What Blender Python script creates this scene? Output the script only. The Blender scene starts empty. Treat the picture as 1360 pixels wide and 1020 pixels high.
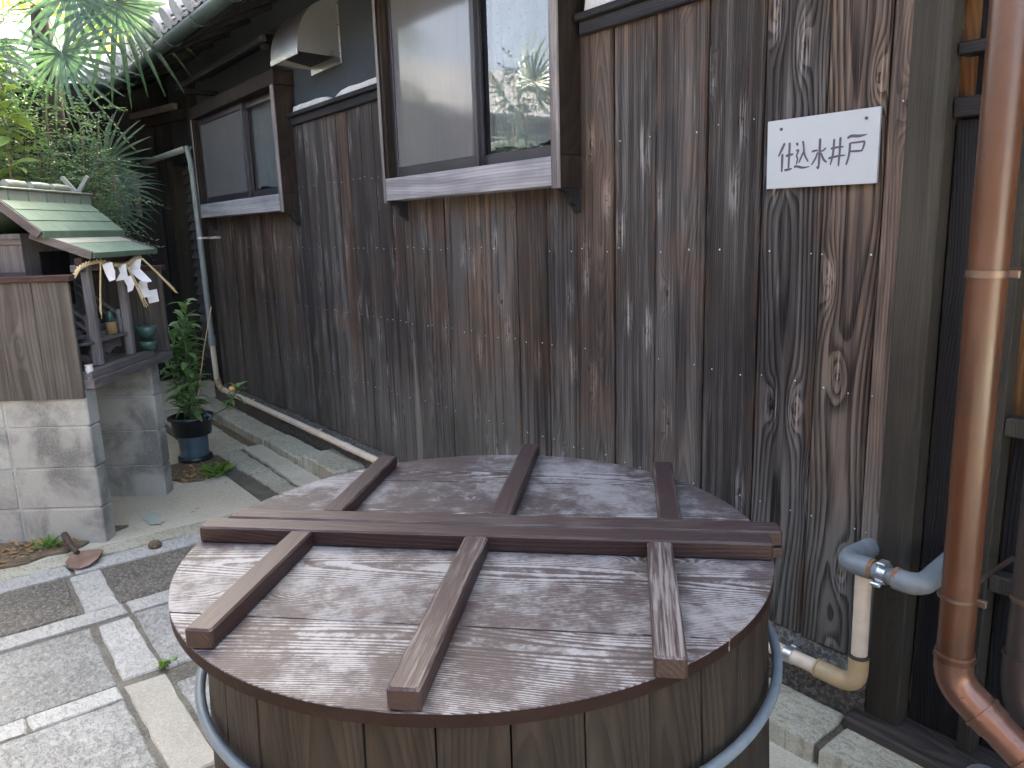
import bpy, math, random
from mathutils import Vector, Matrix
R = math.radians
random.seed(7)
sc = bpy.context.scene
col = sc.collection

# ------------------------------------------------------------------ camera
cam_d = bpy.data.cameras.new('camera'); cam = bpy.data.objects.new('camera', cam_d); col.objects.link(cam)
sc.camera = cam
cam_d.sensor_width = 36.0; cam_d.lens = 36.0 * 1022.0 / 1360.0
cam_d.clip_start = 0.05; cam_d.clip_end = 500
right = Vector((0.61022463, 0.79166606, -0.0298454))
up = Vector((-0.14115653, 0.14572044, 0.97920396))
fwd = Vector((-0.77955163, 0.5933215, -0.20067103))
cam.matrix_world = Matrix(((right.x, up.x, -fwd.x, 0.0), (right.y, up.y, -fwd.y, 0.0), (right.z, up.z, -fwd.z, 1.62), (0, 0, 0, 1)))

# ------------------------------------------------------------------ world, sun, exposure
SUN = Vector((-0.45, 0.72, 0.52)).normalized()          # direction towards the sun, behind the brewery roof
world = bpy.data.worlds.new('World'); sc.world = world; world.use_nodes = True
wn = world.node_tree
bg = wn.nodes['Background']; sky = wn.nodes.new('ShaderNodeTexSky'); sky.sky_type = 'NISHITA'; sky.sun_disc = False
sky.sun_elevation = math.asin(SUN.z); sky.sun_rotation = math.atan2(SUN.x, SUN.y)
sky.air_density = 0.33; sky.dust_density = 7.0; sky.ozone_density = 0.0
tint = wn.nodes.new('ShaderNodeMix'); tint.data_type = 'RGBA'; tint.blend_type = 'MULTIPLY'; tint.inputs[0].default_value = 1.0; tint.inputs[7].default_value = (0.98, 1.0, 0.88, 1)   # white balance: takes some blue out of the whole sky light
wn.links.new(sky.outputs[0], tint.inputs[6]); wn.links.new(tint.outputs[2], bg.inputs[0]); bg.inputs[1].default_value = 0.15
sd = bpy.data.lights.new('sun', 'SUN'); sd.energy = 3.0; sd.angle = R(0.5); sd.color = (1.0, 0.93, 0.82)
so = bpy.data.objects.new('sun', sd); col.objects.link(so); so.location = (0, 0, 12)
so.rotation_euler = SUN.to_track_quat('Z', 'Y').to_euler()
sc.view_settings.view_transform = 'Standard'; sc.view_settings.look = 'None'; sc.view_settings.gamma = 1.0
sc.view_settings.exposure = 4.45
sc.cycles.max_bounces = 7; sc.cycles.diffuse_bounces = 3; sc.cycles.glossy_bounces = 3; sc.cycles.transparent_max_bounces = 8

# ------------------------------------------------------------------ node helpers
class NT:
    def __init__(s, name):
        s.m = bpy.data.materials.new(name); s.m.use_nodes = True; s.t = s.m.node_tree
        s.b = s.t.nodes['Principled BSDF']; s._oc = None; s._rn = None; s._pos = None
    def new(s, k, **kw):
        n = s.t.nodes.new(k)
        for a, v in kw.items(): setattr(n, a, v)
        return n
    def put(s, sock, v):
        if v is None: return
        if isinstance(v, bpy.types.NodeSocket): s.t.links.new(v, sock)
        elif isinstance(v, (tuple, list)) and sock.type == 'RGBA' and len(v) == 3: sock.default_value = (*v, 1)
        else: sock.default_value = v
    def oc(s):
        if s._oc is None: s._oc = s.new('ShaderNodeTexCoord').outputs['Object']
        return s._oc
    def pos(s):
        if s._pos is None: s._pos = s.new('ShaderNodeNewGeometry').outputs['Position']
        return s._pos
    def rnd(s):
        if s._rn is None: s._rn = s.new('ShaderNodeObjectInfo').outputs['Random']
        return s._rn
    def sep(s, v):
        n = s.new('ShaderNodeSeparateXYZ'); s.put(n.inputs[0], v); return n.outputs
    def xyz(s, x, y, z):
        n = s.new('ShaderNodeCombineXYZ')
        for i, v in enumerate((x, y, z)): s.put(n.inputs[i], v)
        return n.outputs[0]
    def ma(s, op, a, b=None, c=None, clamp=False):
        n = s.new('ShaderNodeMath', operation=op, use_clamp=clamp)
        s.put(n.inputs[0], a); s.put(n.inputs[1], b); s.put(n.inputs[2], c); return n.outputs[0]
    def vm(s, op, a, b=None):
        n = s.new('ShaderNodeVectorMath', operation=op); s.put(n.inputs[0], a); s.put(n.inputs[1], b)
        return n.outputs['Value'] if op in ('LENGTH', 'DOT_PRODUCT', 'DISTANCE') else n.outputs[0]
    def noise(s, v, scale=5.0, detail=3.0, rough=0.55, dist=0.0, dim='3D', w=None):
        n = s.new('ShaderNodeTexNoise', noise_dimensions=dim)
        if dim == '1D': s.put(n.inputs['W'], w if w is not None else v)
        else: s.put(n.inputs['Vector'], v)
        s.put(n.inputs['Scale'], scale); s.put(n.inputs['Detail'], detail); s.put(n.inputs['Roughness'], rough); s.put(n.inputs['Distortion'], dist)
        return n.outputs['Fac']
    def vor(s, v, scale=5.0, feat='F1', rand=1.0, dim='3D'):
        n = s.new('ShaderNodeTexVoronoi', feature=feat, voronoi_dimensions=dim); s.put(n.inputs['Vector'], v)
        s.put(n.inputs['Scale'], scale); s.put(n.inputs['Randomness'], rand); return n.outputs
    def step(s, v, a, b, lo=0.0, hi=1.0):
        n = s.new('ShaderNodeMapRange', interpolation_type='SMOOTHSTEP'); s.put(n.inputs[0], v)
        for i, q in enumerate((a, b, lo, hi)): s.put(n.inputs[i + 1], q)
        return n.outputs[0]
    def mix(s, f, a, b, mode='MIX'):
        n = s.new('ShaderNodeMix', data_type='RGBA', blend_type=mode); s.put(n.inputs[0], f); s.put(n.inputs[6], a); s.put(n.inputs[7], b)
        return n.outputs[2]
    def ramp(s, f, stops):
        n = s.new('ShaderNodeValToRGB'); s.put(n.inputs[0], f); e = n.color_ramp.elements
        while len(e) < len(stops): e.new(0.5)
        for i, (p, c) in enumerate(stops): e[i].position = p; e[i].color = (*c, 1) if len(c) == 3 else c
        return n.outputs[0]
    def bump(s, h, strength=0.5, dist=0.01, nrm=None):
        n = s.new('ShaderNodeBump'); s.put(n.inputs['Height'], h); s.put(n.inputs['Strength'], strength); s.put(n.inputs['Distance'], dist)
        if nrm is not None: s.put(n.inputs['Normal'], nrm)
        return n.outputs[0]
    def done(s, color, rough=0.7, nrm=None, metal=0.0, spec=0.4, **kw):
        b = s.b; s.put(b.inputs['Base Color'], color); s.put(b.inputs['Roughness'], rough); s.put(b.inputs['Metallic'], metal)
        s.put(b.inputs['Specular IOR Level'], spec)
        if nrm is not None: s.put(b.inputs['Normal'], nrm)
        for k, v in kw.items(): s.put(b.inputs[k.replace('_', ' ')], v)
        return s.m

def wood_fields(n, along='z', ringf=95.0, knot_on=0.5, kx=6.0, kz=1.7, flat=0.11, xoff=0.14):
    """growth rings cut by a plank: cathedral arches, eddies round knots, fibres"""
    o = n.sep(n.oc()); r = n.rnd()
    if along == 'z': ac, dp, al = o[0], o[1], o[2]
    elif along == 'x': ac, dp, al = o[1], o[2], o[0]
    else: ac, dp, al = o[0], o[2], o[1]
    r1 = n.ma('MULTIPLY', r, 41.7); r2 = n.ma('FRACT', n.ma('MULTIPLY', r, 173.3)); r3 = n.ma('FRACT', n.ma('MULTIPLY', r, 57.9))
    al2 = n.ma('ADD', al, r1)
    x0 = n.ma('MULTIPLY_ADD', n.ma('SUBTRACT', n.noise(None, 0.9, 1.5, dim='1D', w=al2), 0.5), 0.10, n.ma('MULTIPLY', n.ma('SUBTRACT', r2, 0.5), xoff))
    y0 = n.ma('MULTIPLY_ADD', n.noise(None, 0.55, 1.0, dim='1D', w=n.ma('ADD', al2, 31.0)), flat, 0.012)
    y0 = n.ma('ADD', y0, dp)
    xx = n.ma('SUBTRACT', ac, x0)
    rr = n.ma('SQRT', n.ma('ADD', n.ma('MULTIPLY', xx, xx), n.ma('MULTIPLY', y0, y0)))
    kv = n.xyz(n.ma('MULTIPLY_ADD', ac, kx, n.ma('MULTIPLY', r, 97.0)), n.ma('MULTIPLY_ADD', al, kz, n.ma('MULTIPLY', r, 61.0)), 0.0)
    vo = n.vor(kv, 1.0, dim='2D'); pz = n.sep(vo['Position']); kvs = n.sep(kv)
    dx = n.ma('DIVIDE', n.ma('SUBTRACT', kvs[0], pz[0]), kx); dz = n.ma('DIVIDE', n.ma('SUBTRACT', kvs[1], pz[1]), kz)
    on = n.ma('GREATER_THAN', n.sep(vo['Color'])[0], 1.0 - knot_on)
    q = n.ma('ADD', n.ma('POWER', n.ma('DIVIDE', n.ma('ABSOLUTE', dx), 0.026), 2.0), n.ma('POWER', n.ma('DIVIDE', n.ma('ABSOLUTE', dz), 0.085), 2.0))
    eddy = n.ma('MULTIPLY', on, n.ma('POWER', 2.718, n.ma('MULTIPLY', q, -1.0)))
    kd = n.ma('SQRT', n.ma('ADD', n.ma('MULTIPLY', dx, dx), n.ma('MULTIPLY', n.ma('MULTIPLY', dz, dz), 0.6)))
    kn = n.noise(n.xyz(n.ma('MULTIPLY', ac, 70.0), n.ma('MULTIPLY', al2, 45.0), 0.0), 1.0, 2.0)
    kd = n.ma('ADD', n.ma('MULTIPLY', kd, n.ma('MULTIPLY_ADD', n.sep(vo['Color'])[1], 1.3, 0.75)), n.ma('MULTIPLY', n.ma('SUBTRACT', kn, 0.5), 0.016))
    knot = n.ma('MULTIPLY', on, n.step(kd, 0.015, 0.007))
    wob = n.noise(n.xyz(n.ma('MULTIPLY', ac, 22.0), n.ma('MULTIPLY', al2, 1.6), dp), 1.0, 1.5)
    rr = n.ma('ADD', rr, n.ma('MULTIPLY_ADD', eddy, 0.034, n.ma('MULTIPLY', n.ma('SUBTRACT', wob, 0.5), 0.012)))
    ph = n.ma('FRACT', n.ma('MULTIPLY', rr, ringf))
    ring = n.ma('MULTIPLY', n.step(ph, 0.25, 0.8), n.step(ph, 1.0, 0.9))
    fib = n.noise(n.xyz(n.ma('MULTIPLY', ac, 420.0), n.ma('MULTIPLY', al2, 7.0), n.ma('MULTIPLY', dp, 420.0)), 1.0, 1.0)
    streak = n.noise(n.xyz(n.ma('MULTIPLY', ac, 26.0), n.ma('MULTIPLY', al2, 1.1), n.ma('MULTIPLY', dp, 20)), 1.0, 2.0, 0.6)
    return dict(ac=ac, dp=dp, al=al, r=r, r2=r2, r3=r3, ring=ring, eddy=eddy, knot=knot, kd=kd, fib=fib, streak=streak, al2=al2, on=on)

# ------------------------------------------------------------------ materials
M = {}
def wall_wood(name, pale=1.0, xoff=0.5, ringf=125.0, ringc=0.42, light=1.0):
    n = NT(name); w = wood_fields(n, 'z', ringf, 0.85, 6.0, 2.3, xoff=xoff)
    p = n.pos(); ps = n.sep(p)
    big = n.noise(p, 1.3, 3.0, 0.6); big2 = n.noise(p, 2.3, 2.5, 0.6)
    hgt = n.ma('ADD', ps[2], n.ma('MULTIPLY', n.ma('SUBTRACT', big, 0.5), 1.3))
    low = n.step(hgt, 1.25, 0.3)
    # narrow vertical weather streaks
    st = n.noise(n.xyz(n.ma('MULTIPLY', w['ac'], 55.0), n.ma('MULTIPLY', w['al2'], 0.9), w['r']), 1.0, 3.0, 0.65)
    st2 = n.noise(n.xyz(n.ma('MULTIPLY', w['ac'], 17.0), n.ma('MULTIPLY', w['al2'], 0.7), 5.0), 1.0, 3.0, 0.6)
    wash = n.ma('ADD', n.ma('MULTIPLY', st, 0.55), n.ma('ADD', n.ma('MULTIPLY', st2, 0.35), n.ma('MULTIPLY', n.ma('ADD', big, n.ma('MULTIPLY', w['r2'], 0.7)), 0.2)))
    wash = n.step(n.ma('MULTIPLY_ADD', low, 0.10, wash), 0.53, 0.72)
    warm = n.step(n.ma('ADD', n.ma('MULTIPLY', w['r3'], 0.35), big2), 0.50, 0.80)
    warm = n.ma('MULTIPLY', warm, n.step(hgt, 0.5, 1.0))
    dk = n.mix(warm, (0.0160, 0.0132, 0.0125), (0.0310, 0.0185, 0.0125))
    md = n.mix(warm, (0.094 * pale, 0.088 * pale, 0.088 * pale), (0.140 * pale, 0.092 * pale, 0.062 * pale))
    md = n.mix(n.ma('MULTIPLY', low, 0.7), md, (0.125 * pale, 0.123 * pale, 0.102 * pale))
    c = n.mix(wash, dk, md)
    c = n.mix(n.ma('MULTIPLY', w['ring'], ringc), n.mix(0.15 * light, c, (0.15, 0.145, 0.145)), n.mix(0.85, c, (0.005, 0.0045, 0.005)))
    c = n.mix(n.ma('MULTIPLY', n.step(w['fib'], 0.42, 0.72), n.ma('MULTIPLY_ADD', wash, 0.35, 0.10)), c, (0.13, 0.125, 0.125))
    # bare pale fibres: rubbed round the knots, in scratches down the boards
    scr = n.noise(n.xyz(n.ma('MULTIPLY', w['ac'], 130.0), n.ma('MULTIPLY', w['al2'], 3.2), 0.0), 1.0, 3.0, 0.65)
    pt = n.noise(n.xyz(n.ma('MULTIPLY', w['ac'], 9.0), n.ma('MULTIPLY', w['al2'], 1.6), 9.0), 1.0, 2.0)
    worn = n.ma('ADD', n.ma('MULTIPLY', n.step(w['eddy'], 0.05, 0.9), n.step(scr, 0.46, 0.60)), n.ma('MULTIPLY', n.step(scr, 0.56, 0.74), n.step(pt, 0.50, 0.72)), clamp=True)
    c = n.mix(n.ma('MULTIPLY', worn, 0.60), c, n.mix(warm, (0.33, 0.32, 0.325), (0.34, 0.26, 0.21)))
    edge = n.ma('MULTIPLY', n.step(n.ma('ABSOLUTE', w['ac']), 0.078, 0.102), n.step(n.noise(None, 3.0, 2.0, dim='1D', w=w['al2']), 0.45, 0.65))
    c = n.mix(n.ma('MULTIPLY', edge, 0.45), c, (0.095, 0.052, 0.030))
    kr = n.step(n.ma('ABSOLUTE', n.ma('SUBTRACT', w['kd'], 0.0125)), 0.005, 0.001)
    c = n.mix(n.ma('MULTIPLY', n.ma('MULTIPLY', kr, w['on']), n.step(scr, 0.35, 0.6, 0.75, 0.1)), c, (0.010, 0.008, 0.007))
    c = n.mix(n.ma('MULTIPLY', w['knot'], 0.9), c, n.mix(n.step(n.ma('ADD', n.ma('MULTIPLY', scr, 0.6), n.ma('MULTIPLY', w['fib'], 0.4)), 0.46, 0.56), (0.014, 0.011, 0.009), (0.24, 0.20, 0.17)))
    dk2 = n.step(n.noise(n.xyz(n.ma('MULTIPLY', ps[0], 6.0), n.ma('MULTIPLY', ps[2], 1.1), 3.7), 1.0, 4.0, 0.6), 0.44, 0.64)
    c = n.mix(n.ma('MULTIPLY', dk2, 0.6), c, n.mix(1.0, c, (0.42, 0.40, 0.43), 'MULTIPLY'))
    c = n.mix(n.ma('MULTIPLY', n.step(w['r'], 0.1, 0.9), 0.4), c, n.mix(1.0, c, (0.55, 0.55, 0.58), 'MULTIPLY'))
    h = n.ma('ADD', n.ma('MULTIPLY', w['ring'], -0.7), n.ma('ADD', n.ma('MULTIPLY', st, 0.8), n.ma('MULTIPLY', n.ma('ADD', w['knot'], w['eddy']), 1.2)))
    M[name] = n.done(c, 0.7, n.bump(h, 0.8, 0.005), spec=0.13)
wall_wood('weathered_cedar'); wall_wood('silvered_cedar', 2.2, light=2.0); wall_wood('flame_cedar', 0.95, 0.03, 85.0, 0.95, 1.2)

def beam_wood(name, dark, pale, along='z', wear=(0.45, 0.85), ringf=120.0, ringdark=0.5, rough=0.6, knot_on=0.12):
    n = NT(name); w = wood_fields(n, along, ringf, knot_on)
    big = n.noise(n.pos(), 3.0, 3.0)
    f = n.step(n.ma('ADD', n.ma('MULTIPLY', w['streak'], 0.65), n.ma('MULTIPLY', big, 0.4)), *wear)
    c = n.mix(f, dark, pale)
    c = n.mix(n.ma('MULTIPLY', w['ring'], ringdark), c, n.mix(0.7, c, tuple(v * 0.3 for v in dark)))
    c = n.mix(n.ma('MULTIPLY', n.step(w['fib'], 0.4, 0.8), 0.4), c, n.mix(0.5, c, pale))
    c = n.mix(n.ma('MULTIPLY', n.step(w['r'], 0, 1), 0.35), c, n.mix(1.0, c, (0.6, 0.6, 0.62), 'MULTIPLY'))
    h = n.ma('ADD', n.ma('MULTIPLY', w['ring'], 0.6), n.ma('MULTIPLY', w['fib'], 0.5))
    M[name] = n.done(c, max(rough, 0.62), n.bump(h, 0.5, 0.003), spec=0.16)
beam_wood('frame_wood', (0.0140, 0.0100, 0.0090), (0.0750, 0.0575, 0.0475), 'z', (0.50, 0.95))
beam_wood('frame_wood_x', (0.0140, 0.0100, 0.0090), (0.0650, 0.0525, 0.0450), 'x', (0.50, 0.95))
beam_wood('sill_wood', (0.1777, 0.1777, 0.1985), (0.3762, 0.3762, 0.4075), 'x', (0.35, 0.7), 70.0, 0.35)
beam_wood('facing_wood', (0.0825, 0.0702, 0.0702), (0.2722, 0.2558, 0.2558), 'z', (0.35, 0.75), 150.0, 0.3)
beam_wood('post_wood', (0.0275, 0.0255, 0.0220), (0.0722, 0.0674, 0.0550), 'z', (0.35, 0.9), 150.0, 0.35)
beam_wood('rail_wood', (0.0150, 0.0150, 0.0180), (0.0450, 0.0450, 0.0500), 'x', (0.4, 0.95))
beam_wood('dark_board', (0.0108, 0.0116, 0.0142), (0.0405, 0.0392, 0.0418), 'z', (0.4, 0.95))
beam_wood('dark_board_x', (0.0120, 0.0129, 0.0160), (0.0454, 0.0438, 0.0469), 'x', (0.4, 0.95))
beam_wood('sun_orange_cedar', (0.20, 0.098, 0.040), (0.36, 0.20, 0.095), 'z', (0.3, 0.8), 130.0, 0.4)  # orange base colour stands in for warm sunlight on the wood behind the lattice
beam_wood('door_slat', (0.060, 0.066, 0.080), (0.15, 0.155, 0.175), 'x', (0.35, 0.85), 140.0, 0.4)
beam_wood('base_timber', (0.0330, 0.0288, 0.0276), (0.0960, 0.0870, 0.0810), 'x', (0.35, 0.85), 140.0, 0.5)
beam_wood('shrine_panel', (0.0713, 0.0622, 0.0540), (0.1462, 0.1350, 0.1200), 'z', (0.35, 0.8), 60.0, 0.5)
beam_wood('shrine_wood_z', (0.1076, 0.0987, 0.1013), (0.2531, 0.2341, 0.2341), 'z', (0.3, 0.8), 120.0, 0.4)
beam_wood('shrine_wood_y', (0.0886, 0.0803, 0.0826), (0.2245, 0.2067, 0.2067), 'y', (0.3, 0.8), 120.0, 0.4)
beam_wood('shrine_wood_x', (0.0756, 0.0643, 0.0624), (0.1701, 0.1512, 0.1465), 'x', (0.3, 0.8), 120.0, 0.4)
beam_wood('shrine_cap', (0.0525, 0.0294, 0.0266), (0.1050, 0.0700, 0.0630), 'x', (0.4, 0.9), 90.0, 0.3)
beam_wood('stave_wood', (0.0153, 0.0123, 0.0104), (0.0459, 0.0360, 0.0286), 'z', (0.3, 0.85), 110.0, 0.55, 0.6, 0.35)
beam_wood('gold_wood', (0.2100, 0.1400, 0.0630), (0.3150, 0.2240, 0.1120), 'z', (0.3, 0.8))

def lid_wood():
    n = NT('lid_plank_wood'); w = wood_fields(n, 'x', 210.0, 0.25, 5.0, 1.5, 0.09, 0.3)
    p = n.pos()
    b1 = n.noise(p, 2.6, 4.0, 0.65); b2 = n.noise(p, 22.0, 3.0, 0.7); b3 = n.noise(p, 75.0, 2.0, 0.7)
    c = n.mix(w['streak'], (0.029, 0.0195, 0.0195), (0.056, 0.042, 0.043))
    c = n.mix(n.ma('MULTIPLY', w['ring'], 0.55), c, (0.024, 0.014, 0.015))
    fine = n.noise(n.xyz(n.ma('MULTIPLY', w['al2'], 16.0), n.ma('MULTIPLY', w['ac'], 420.0), 0.0), 1.0, 2.0, 0.7)
    mask = n.step(n.ma('ADD', n.ma('MULTIPLY', b1, 0.75), n.ma('MULTIPLY', b2, 0.45)), 0.50, 0.80)
    g = n.ma('ADD', n.ma('MULTIPLY', fine, 0.42), n.ma('ADD', n.ma('MULTIPLY', n.ma('SUBTRACT', 1.0, w['ring']), 0.26), n.ma('MULTIPLY', b3, 0.28)))
    bloom = n.step(n.ma('MULTIPLY_ADD', mask, 0.38, g), 0.57, 0.88)
    c = n.mix(n.ma('MULTIPLY', n.step(b1, 0.2, 0.75), 0.36), c, (0.088, 0.078, 0.084))
    c = n.mix(n.ma('MULTIPLY', bloom, 0.6), c, (0.295, 0.295, 0.312))
    h = n.ma('ADD', n.ma('MULTIPLY', w['ring'], 0.35), n.ma('MULTIPLY', fine, 0.6))
    M['lid_plank_wood'] = n.done(c, n.ma('MULTIPLY_ADD', b3, 0.2, 0.5), n.bump(h, 0.5, 0.0018), spec=0.28)
lid_wood()
def lid_bar(name, along, wear=1.0):
    n = NT(name); w = wood_fields(n, along, 110.0, 0.0)
    p = n.pos(); b1 = n.noise(p, 5.0, 4.0, 0.6)
    c = n.mix(w['streak'], (0.022, 0.0105, 0.0095), (0.037, 0.020, 0.018))
    c = n.mix(n.ma('MULTIPLY', w['ring'], 0.3), c, (0.018, 0.009, 0.008))
    long = n.noise(n.xyz(n.ma('MULTIPLY', w['al2'], 7.0), n.ma('MULTIPLY', w['ac'], 190.0), n.ma('MULTIPLY', w['dp'], 190.0)), 1.0, 4.0, 0.65)
    worn = n.step(n.ma('ADD', n.ma('MULTIPLY', long, 0.75), n.ma('MULTIPLY', n.ma('ADD', b1, w['r2']), 0.3)), 0.70, 0.92)
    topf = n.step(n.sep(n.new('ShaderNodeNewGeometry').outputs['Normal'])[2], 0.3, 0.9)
    edge = n.ma('MULTIPLY', n.step(n.ma('ABSOLUTE', w['ac']), 0.017, 0.026), n.step(n.ma('ADD', n.ma('MULTIPLY', long, 0.6), n.ma('MULTIPLY', b1, 0.6)), 0.58, 0.72))
    worn = n.ma('ADD', n.ma('MULTIPLY', worn, n.step(w['r3'], 0.35, 0.8)), n.ma('MULTIPLY', edge, 0.6), clamp=True)
    c = n.mix(n.ma('MULTIPLY', topf, 0.35), c, (0.038, 0.029, 0.035))  # grey-lavender sky sheen painted into the colour of upward faces
    c = n.mix(n.ma('MULTIPLY', n.ma('MULTIPLY', worn, 0.8 * wear), n.ma('MULTIPLY_ADD', topf, 0.9, 0.1)), c, (0.27, 0.25, 0.25))
    h = n.ma('ADD', n.ma('MULTIPLY', w['fib'], 0.5), n.ma('MULTIPLY', w['ring'], 0.4))
    M[name] = n.done(c, 0.5, n.bump(h, 0.4, 0.0018), spec=0.3)
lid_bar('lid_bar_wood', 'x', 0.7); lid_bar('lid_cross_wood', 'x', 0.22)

def stone(name, a, b, speck, sc1=3.0, grain=90.0, bump=0.6, chisel=0.0, moss=0.0, rough=0.85, contrast=(0.3, 0.7)):
    n = NT(name); p = n.pos()
    f = n.step(n.noise(p, sc1, 5.0, 0.62, 0.5), *contrast)
    c = n.mix(f, a, b)
    g1 = n.noise(p, grain, 3.0, 0.7); g2 = n.noise(p, grain * 3.1, 2.0, 0.6)
    c = n.mix(n.ma('MULTIPLY', n.step(g1, 0.42, 0.70), 0.7), c, speck)
    c = n.mix(n.ma('MULTIPLY', n.step(g2, 0.52, 0.7), 0.5), c, tuple(v * 0.35 for v in a))
    c = n.mix(n.ma('MULTIPLY', n.step(n.rnd(), 0.0, 1.0), 0.4), c, n.mix(1.0, c, (0.66, 0.66, 0.64), 'MULTIPLY'))
    h = n.ma('ADD', n.ma('MULTIPLY', g1, 0.7), n.ma('MULTIPLY', g2, 0.25))
    if chisel:
        ps = n.sep(p); ch = n.noise(n.xyz(n.ma('MULTIPLY', ps[0], 26.0), n.ma('MULTIPLY', ps[1], 60.0), ps[2]), 1.0, 3.0, 0.6, 1.2)
        h = n.ma('MULTIPLY_ADD', ch, chisel, h)
        c = n.mix(n.ma('MULTIPLY', n.step(ch, 0.52, 0.36), 0.5), c, tuple(v * 0.45 for v in a))
    if moss:
        c = n.mix(n.ma('MULTIPLY', n.step(n.noise(p, 6.0, 5.0, 0.7), 0.52, 0.75), moss), c, (0.10, 0.11, 0.05))
    M[name] = n.done(c, rough, n.bump(h, bump, 0.006), spec=0.3)
stone('pale_granite', (0.32, 0.32, 0.308), (0.42, 0.42, 0.408), (0.47, 0.47, 0.458), 3.0, 70.0, 0.5, 1.0)
stone('grey_granite', (0.205, 0.206, 0.198), (0.325, 0.326, 0.316), (0.41, 0.412, 0.402), 2.2, 38.0, 0.8, 1.8)
stone('dark_granite', (0.085, 0.078, 0.068), (0.155, 0.14, 0.12), (0.30, 0.29, 0.27), 4.0, 60.0, 0.7, 1.6)
stone('tan_concrete', (0.45, 0.415, 0.32), (0.56, 0.53, 0.44), (0.60, 0.575, 0.49), 1.6, 60.0, 0.35, moss=0.18)
stone('kerb_stone', (0.34, 0.325, 0.245), (0.47, 0.46, 0.38), (0.53, 0.52, 0.45), 2.5, 60.0, 0.5, 0.5, moss=0.3)
stone('beige_stone', (0.30, 0.285, 0.25), (0.38, 0.365, 0.325), (0.43, 0.415, 0.375), 2.5, 60.0, 0.5)
stone('mortar', (0.075, 0.070, 0.055), (0.15, 0.14, 0.12), (0.20, 0.19, 0.17), 5.0, 80.0, 0.6, moss=0.5)
stone('mortar_pale', (0.40, 0.40, 0.38), (0.48, 0.48, 0.46), (0.52, 0.52, 0.5), 5.0, 80.0, 0.4)
stone('block_concrete', (0.15, 0.15, 0.145), (0.40, 0.405, 0.375), (0.34, 0.345, 0.32), 3.2, 150.0, 0.2, moss=0.12, contrast=(0.34, 0.60))
stone('aggregate', (0.055, 0.053, 0.05), (0.09, 0.087, 0.08), (0.30, 0.29, 0.275), 8.0, 60.0, 1.0)
stone('soil', (0.085, 0.065, 0.045), (0.16, 0.125, 0.085), (0.22, 0.18, 0.12), 9.0, 60.0, 1.0, moss=0.3)
stone('white_plaster', (0.50, 0.51, 0.52), (0.72, 0.72, 0.70), (0.68, 0.68, 0.66), 6.0, 90.0, 0.4, moss=0.25)
stone('slate_plaster', (0.032, 0.042, 0.053), (0.040, 0.052, 0.064), (0.042, 0.054, 0.066), 3.0, 140.0, 0.15)
stone('cream_plaster', (0.62, 0.57, 0.47), (0.72, 0.67, 0.56), (0.7, 0.66, 0.57), 1.0, 60.0, 0.2)
stone('taupe_plaster', (0.20, 0.19, 0.18), (0.26, 0.25, 0.235), (0.25, 0.24, 0.23), 1.0, 60.0, 0.2)
stone('roof_tile', (0.22, 0.225, 0.24), (0.36, 0.36, 0.37), (0.40, 0.40, 0.41), 7.0, 60.0, 0.3, rough=0.5)

def paint(name, c, rough=0.4, metal=0.0, var=0.25, scale=12.0, spec=0.5, dirt=None, bump=0.1, dirt_amt=0.5):
    n = NT(name); f = n.noise(n.pos(), scale, 4.0, 0.6, 0.3)
    cc = n.mix(f, tuple(v * (1 - var) for v in c), tuple(min(1, v * (1 + var)) for v in c))
    if dirt: cc = n.mix(n.ma('MULTIPLY', n.step(n.noise(n.pos(), scale * 0.6, 5.0, 0.7), 0.45, 0.72), dirt_amt), cc, dirt)
    M[name] = n.done(cc, n.ma('MULTIPLY_ADD', f, 0.25, rough - 0.12), n.bump(n.noise(n.pos(), scale * 6, 3.0), bump, 0.003), metal=metal, spec=spec)
paint('beige_pvc', (0.62, 0.535, 0.44), 0.45, dirt=(0.42, 0.33, 0.24), dirt_amt=0.4, scale=16)
paint('tan_pvc', (0.4032, 0.3096, 0.1800), 0.45, dirt=(0.2016, 0.1440, 0.0792), dirt_amt=0.5)
paint('grey_pvc', (0.150, 0.170, 0.190), 0.5, dirt=(0.26, 0.275, 0.285), dirt_amt=0.55, scale=16)
paint('rust', (0.1820, 0.0840, 0.0315), 0.8, dirt=(0.3150, 0.2660, 0.2240), scale=40)
paint('brown_pipe', (0.066, 0.0265, 0.0125), 0.33, dirt=(0.036, 0.017, 0.011), scale=6, dirt_amt=0.7, var=0.2)
paint('dark_pipe', (0.0338, 0.0261, 0.0243), 0.42, dirt=(0.0630, 0.0495, 0.0450), scale=7)
paint('copper_pipe', (0.1820, 0.0945, 0.0665), 0.30, metal=0.55, dirt=(0.0840, 0.0490, 0.0385), scale=14)
paint('strap', (0.1260, 0.0900, 0.0690), 0.4, metal=0.6)
paint('clamp_steel', (0.55, 0.57, 0.60), 0.35, metal=0.85)
paint('hood_steel', (0.40, 0.42, 0.45), 0.30, metal=0.85, dirt=(0.38, 0.37, 0.36), scale=4, dirt_amt=0.6, bump=0.03)
paint('hood_inside', (0.022, 0.022, 0.024), 0.7, spec=0.1)
paint('hoop_pipe', (0.110, 0.138, 0.165), 0.45, dirt=(0.17, 0.195, 0.215), scale=24)
paint('sign_white', (0.31, 0.345, 0.375), 0.45, var=0.03, scale=3, bump=0.02)
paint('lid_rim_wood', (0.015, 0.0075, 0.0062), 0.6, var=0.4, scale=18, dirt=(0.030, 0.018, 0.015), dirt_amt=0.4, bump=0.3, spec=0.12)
paint('ink', (0.045, 0.045, 0.075), 0.5, var=0.4, scale=60)
paint('iron', (0.0700, 0.0595, 0.0560), 0.55, metal=0.5, dirt=(0.1400, 0.0770, 0.0490))
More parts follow.
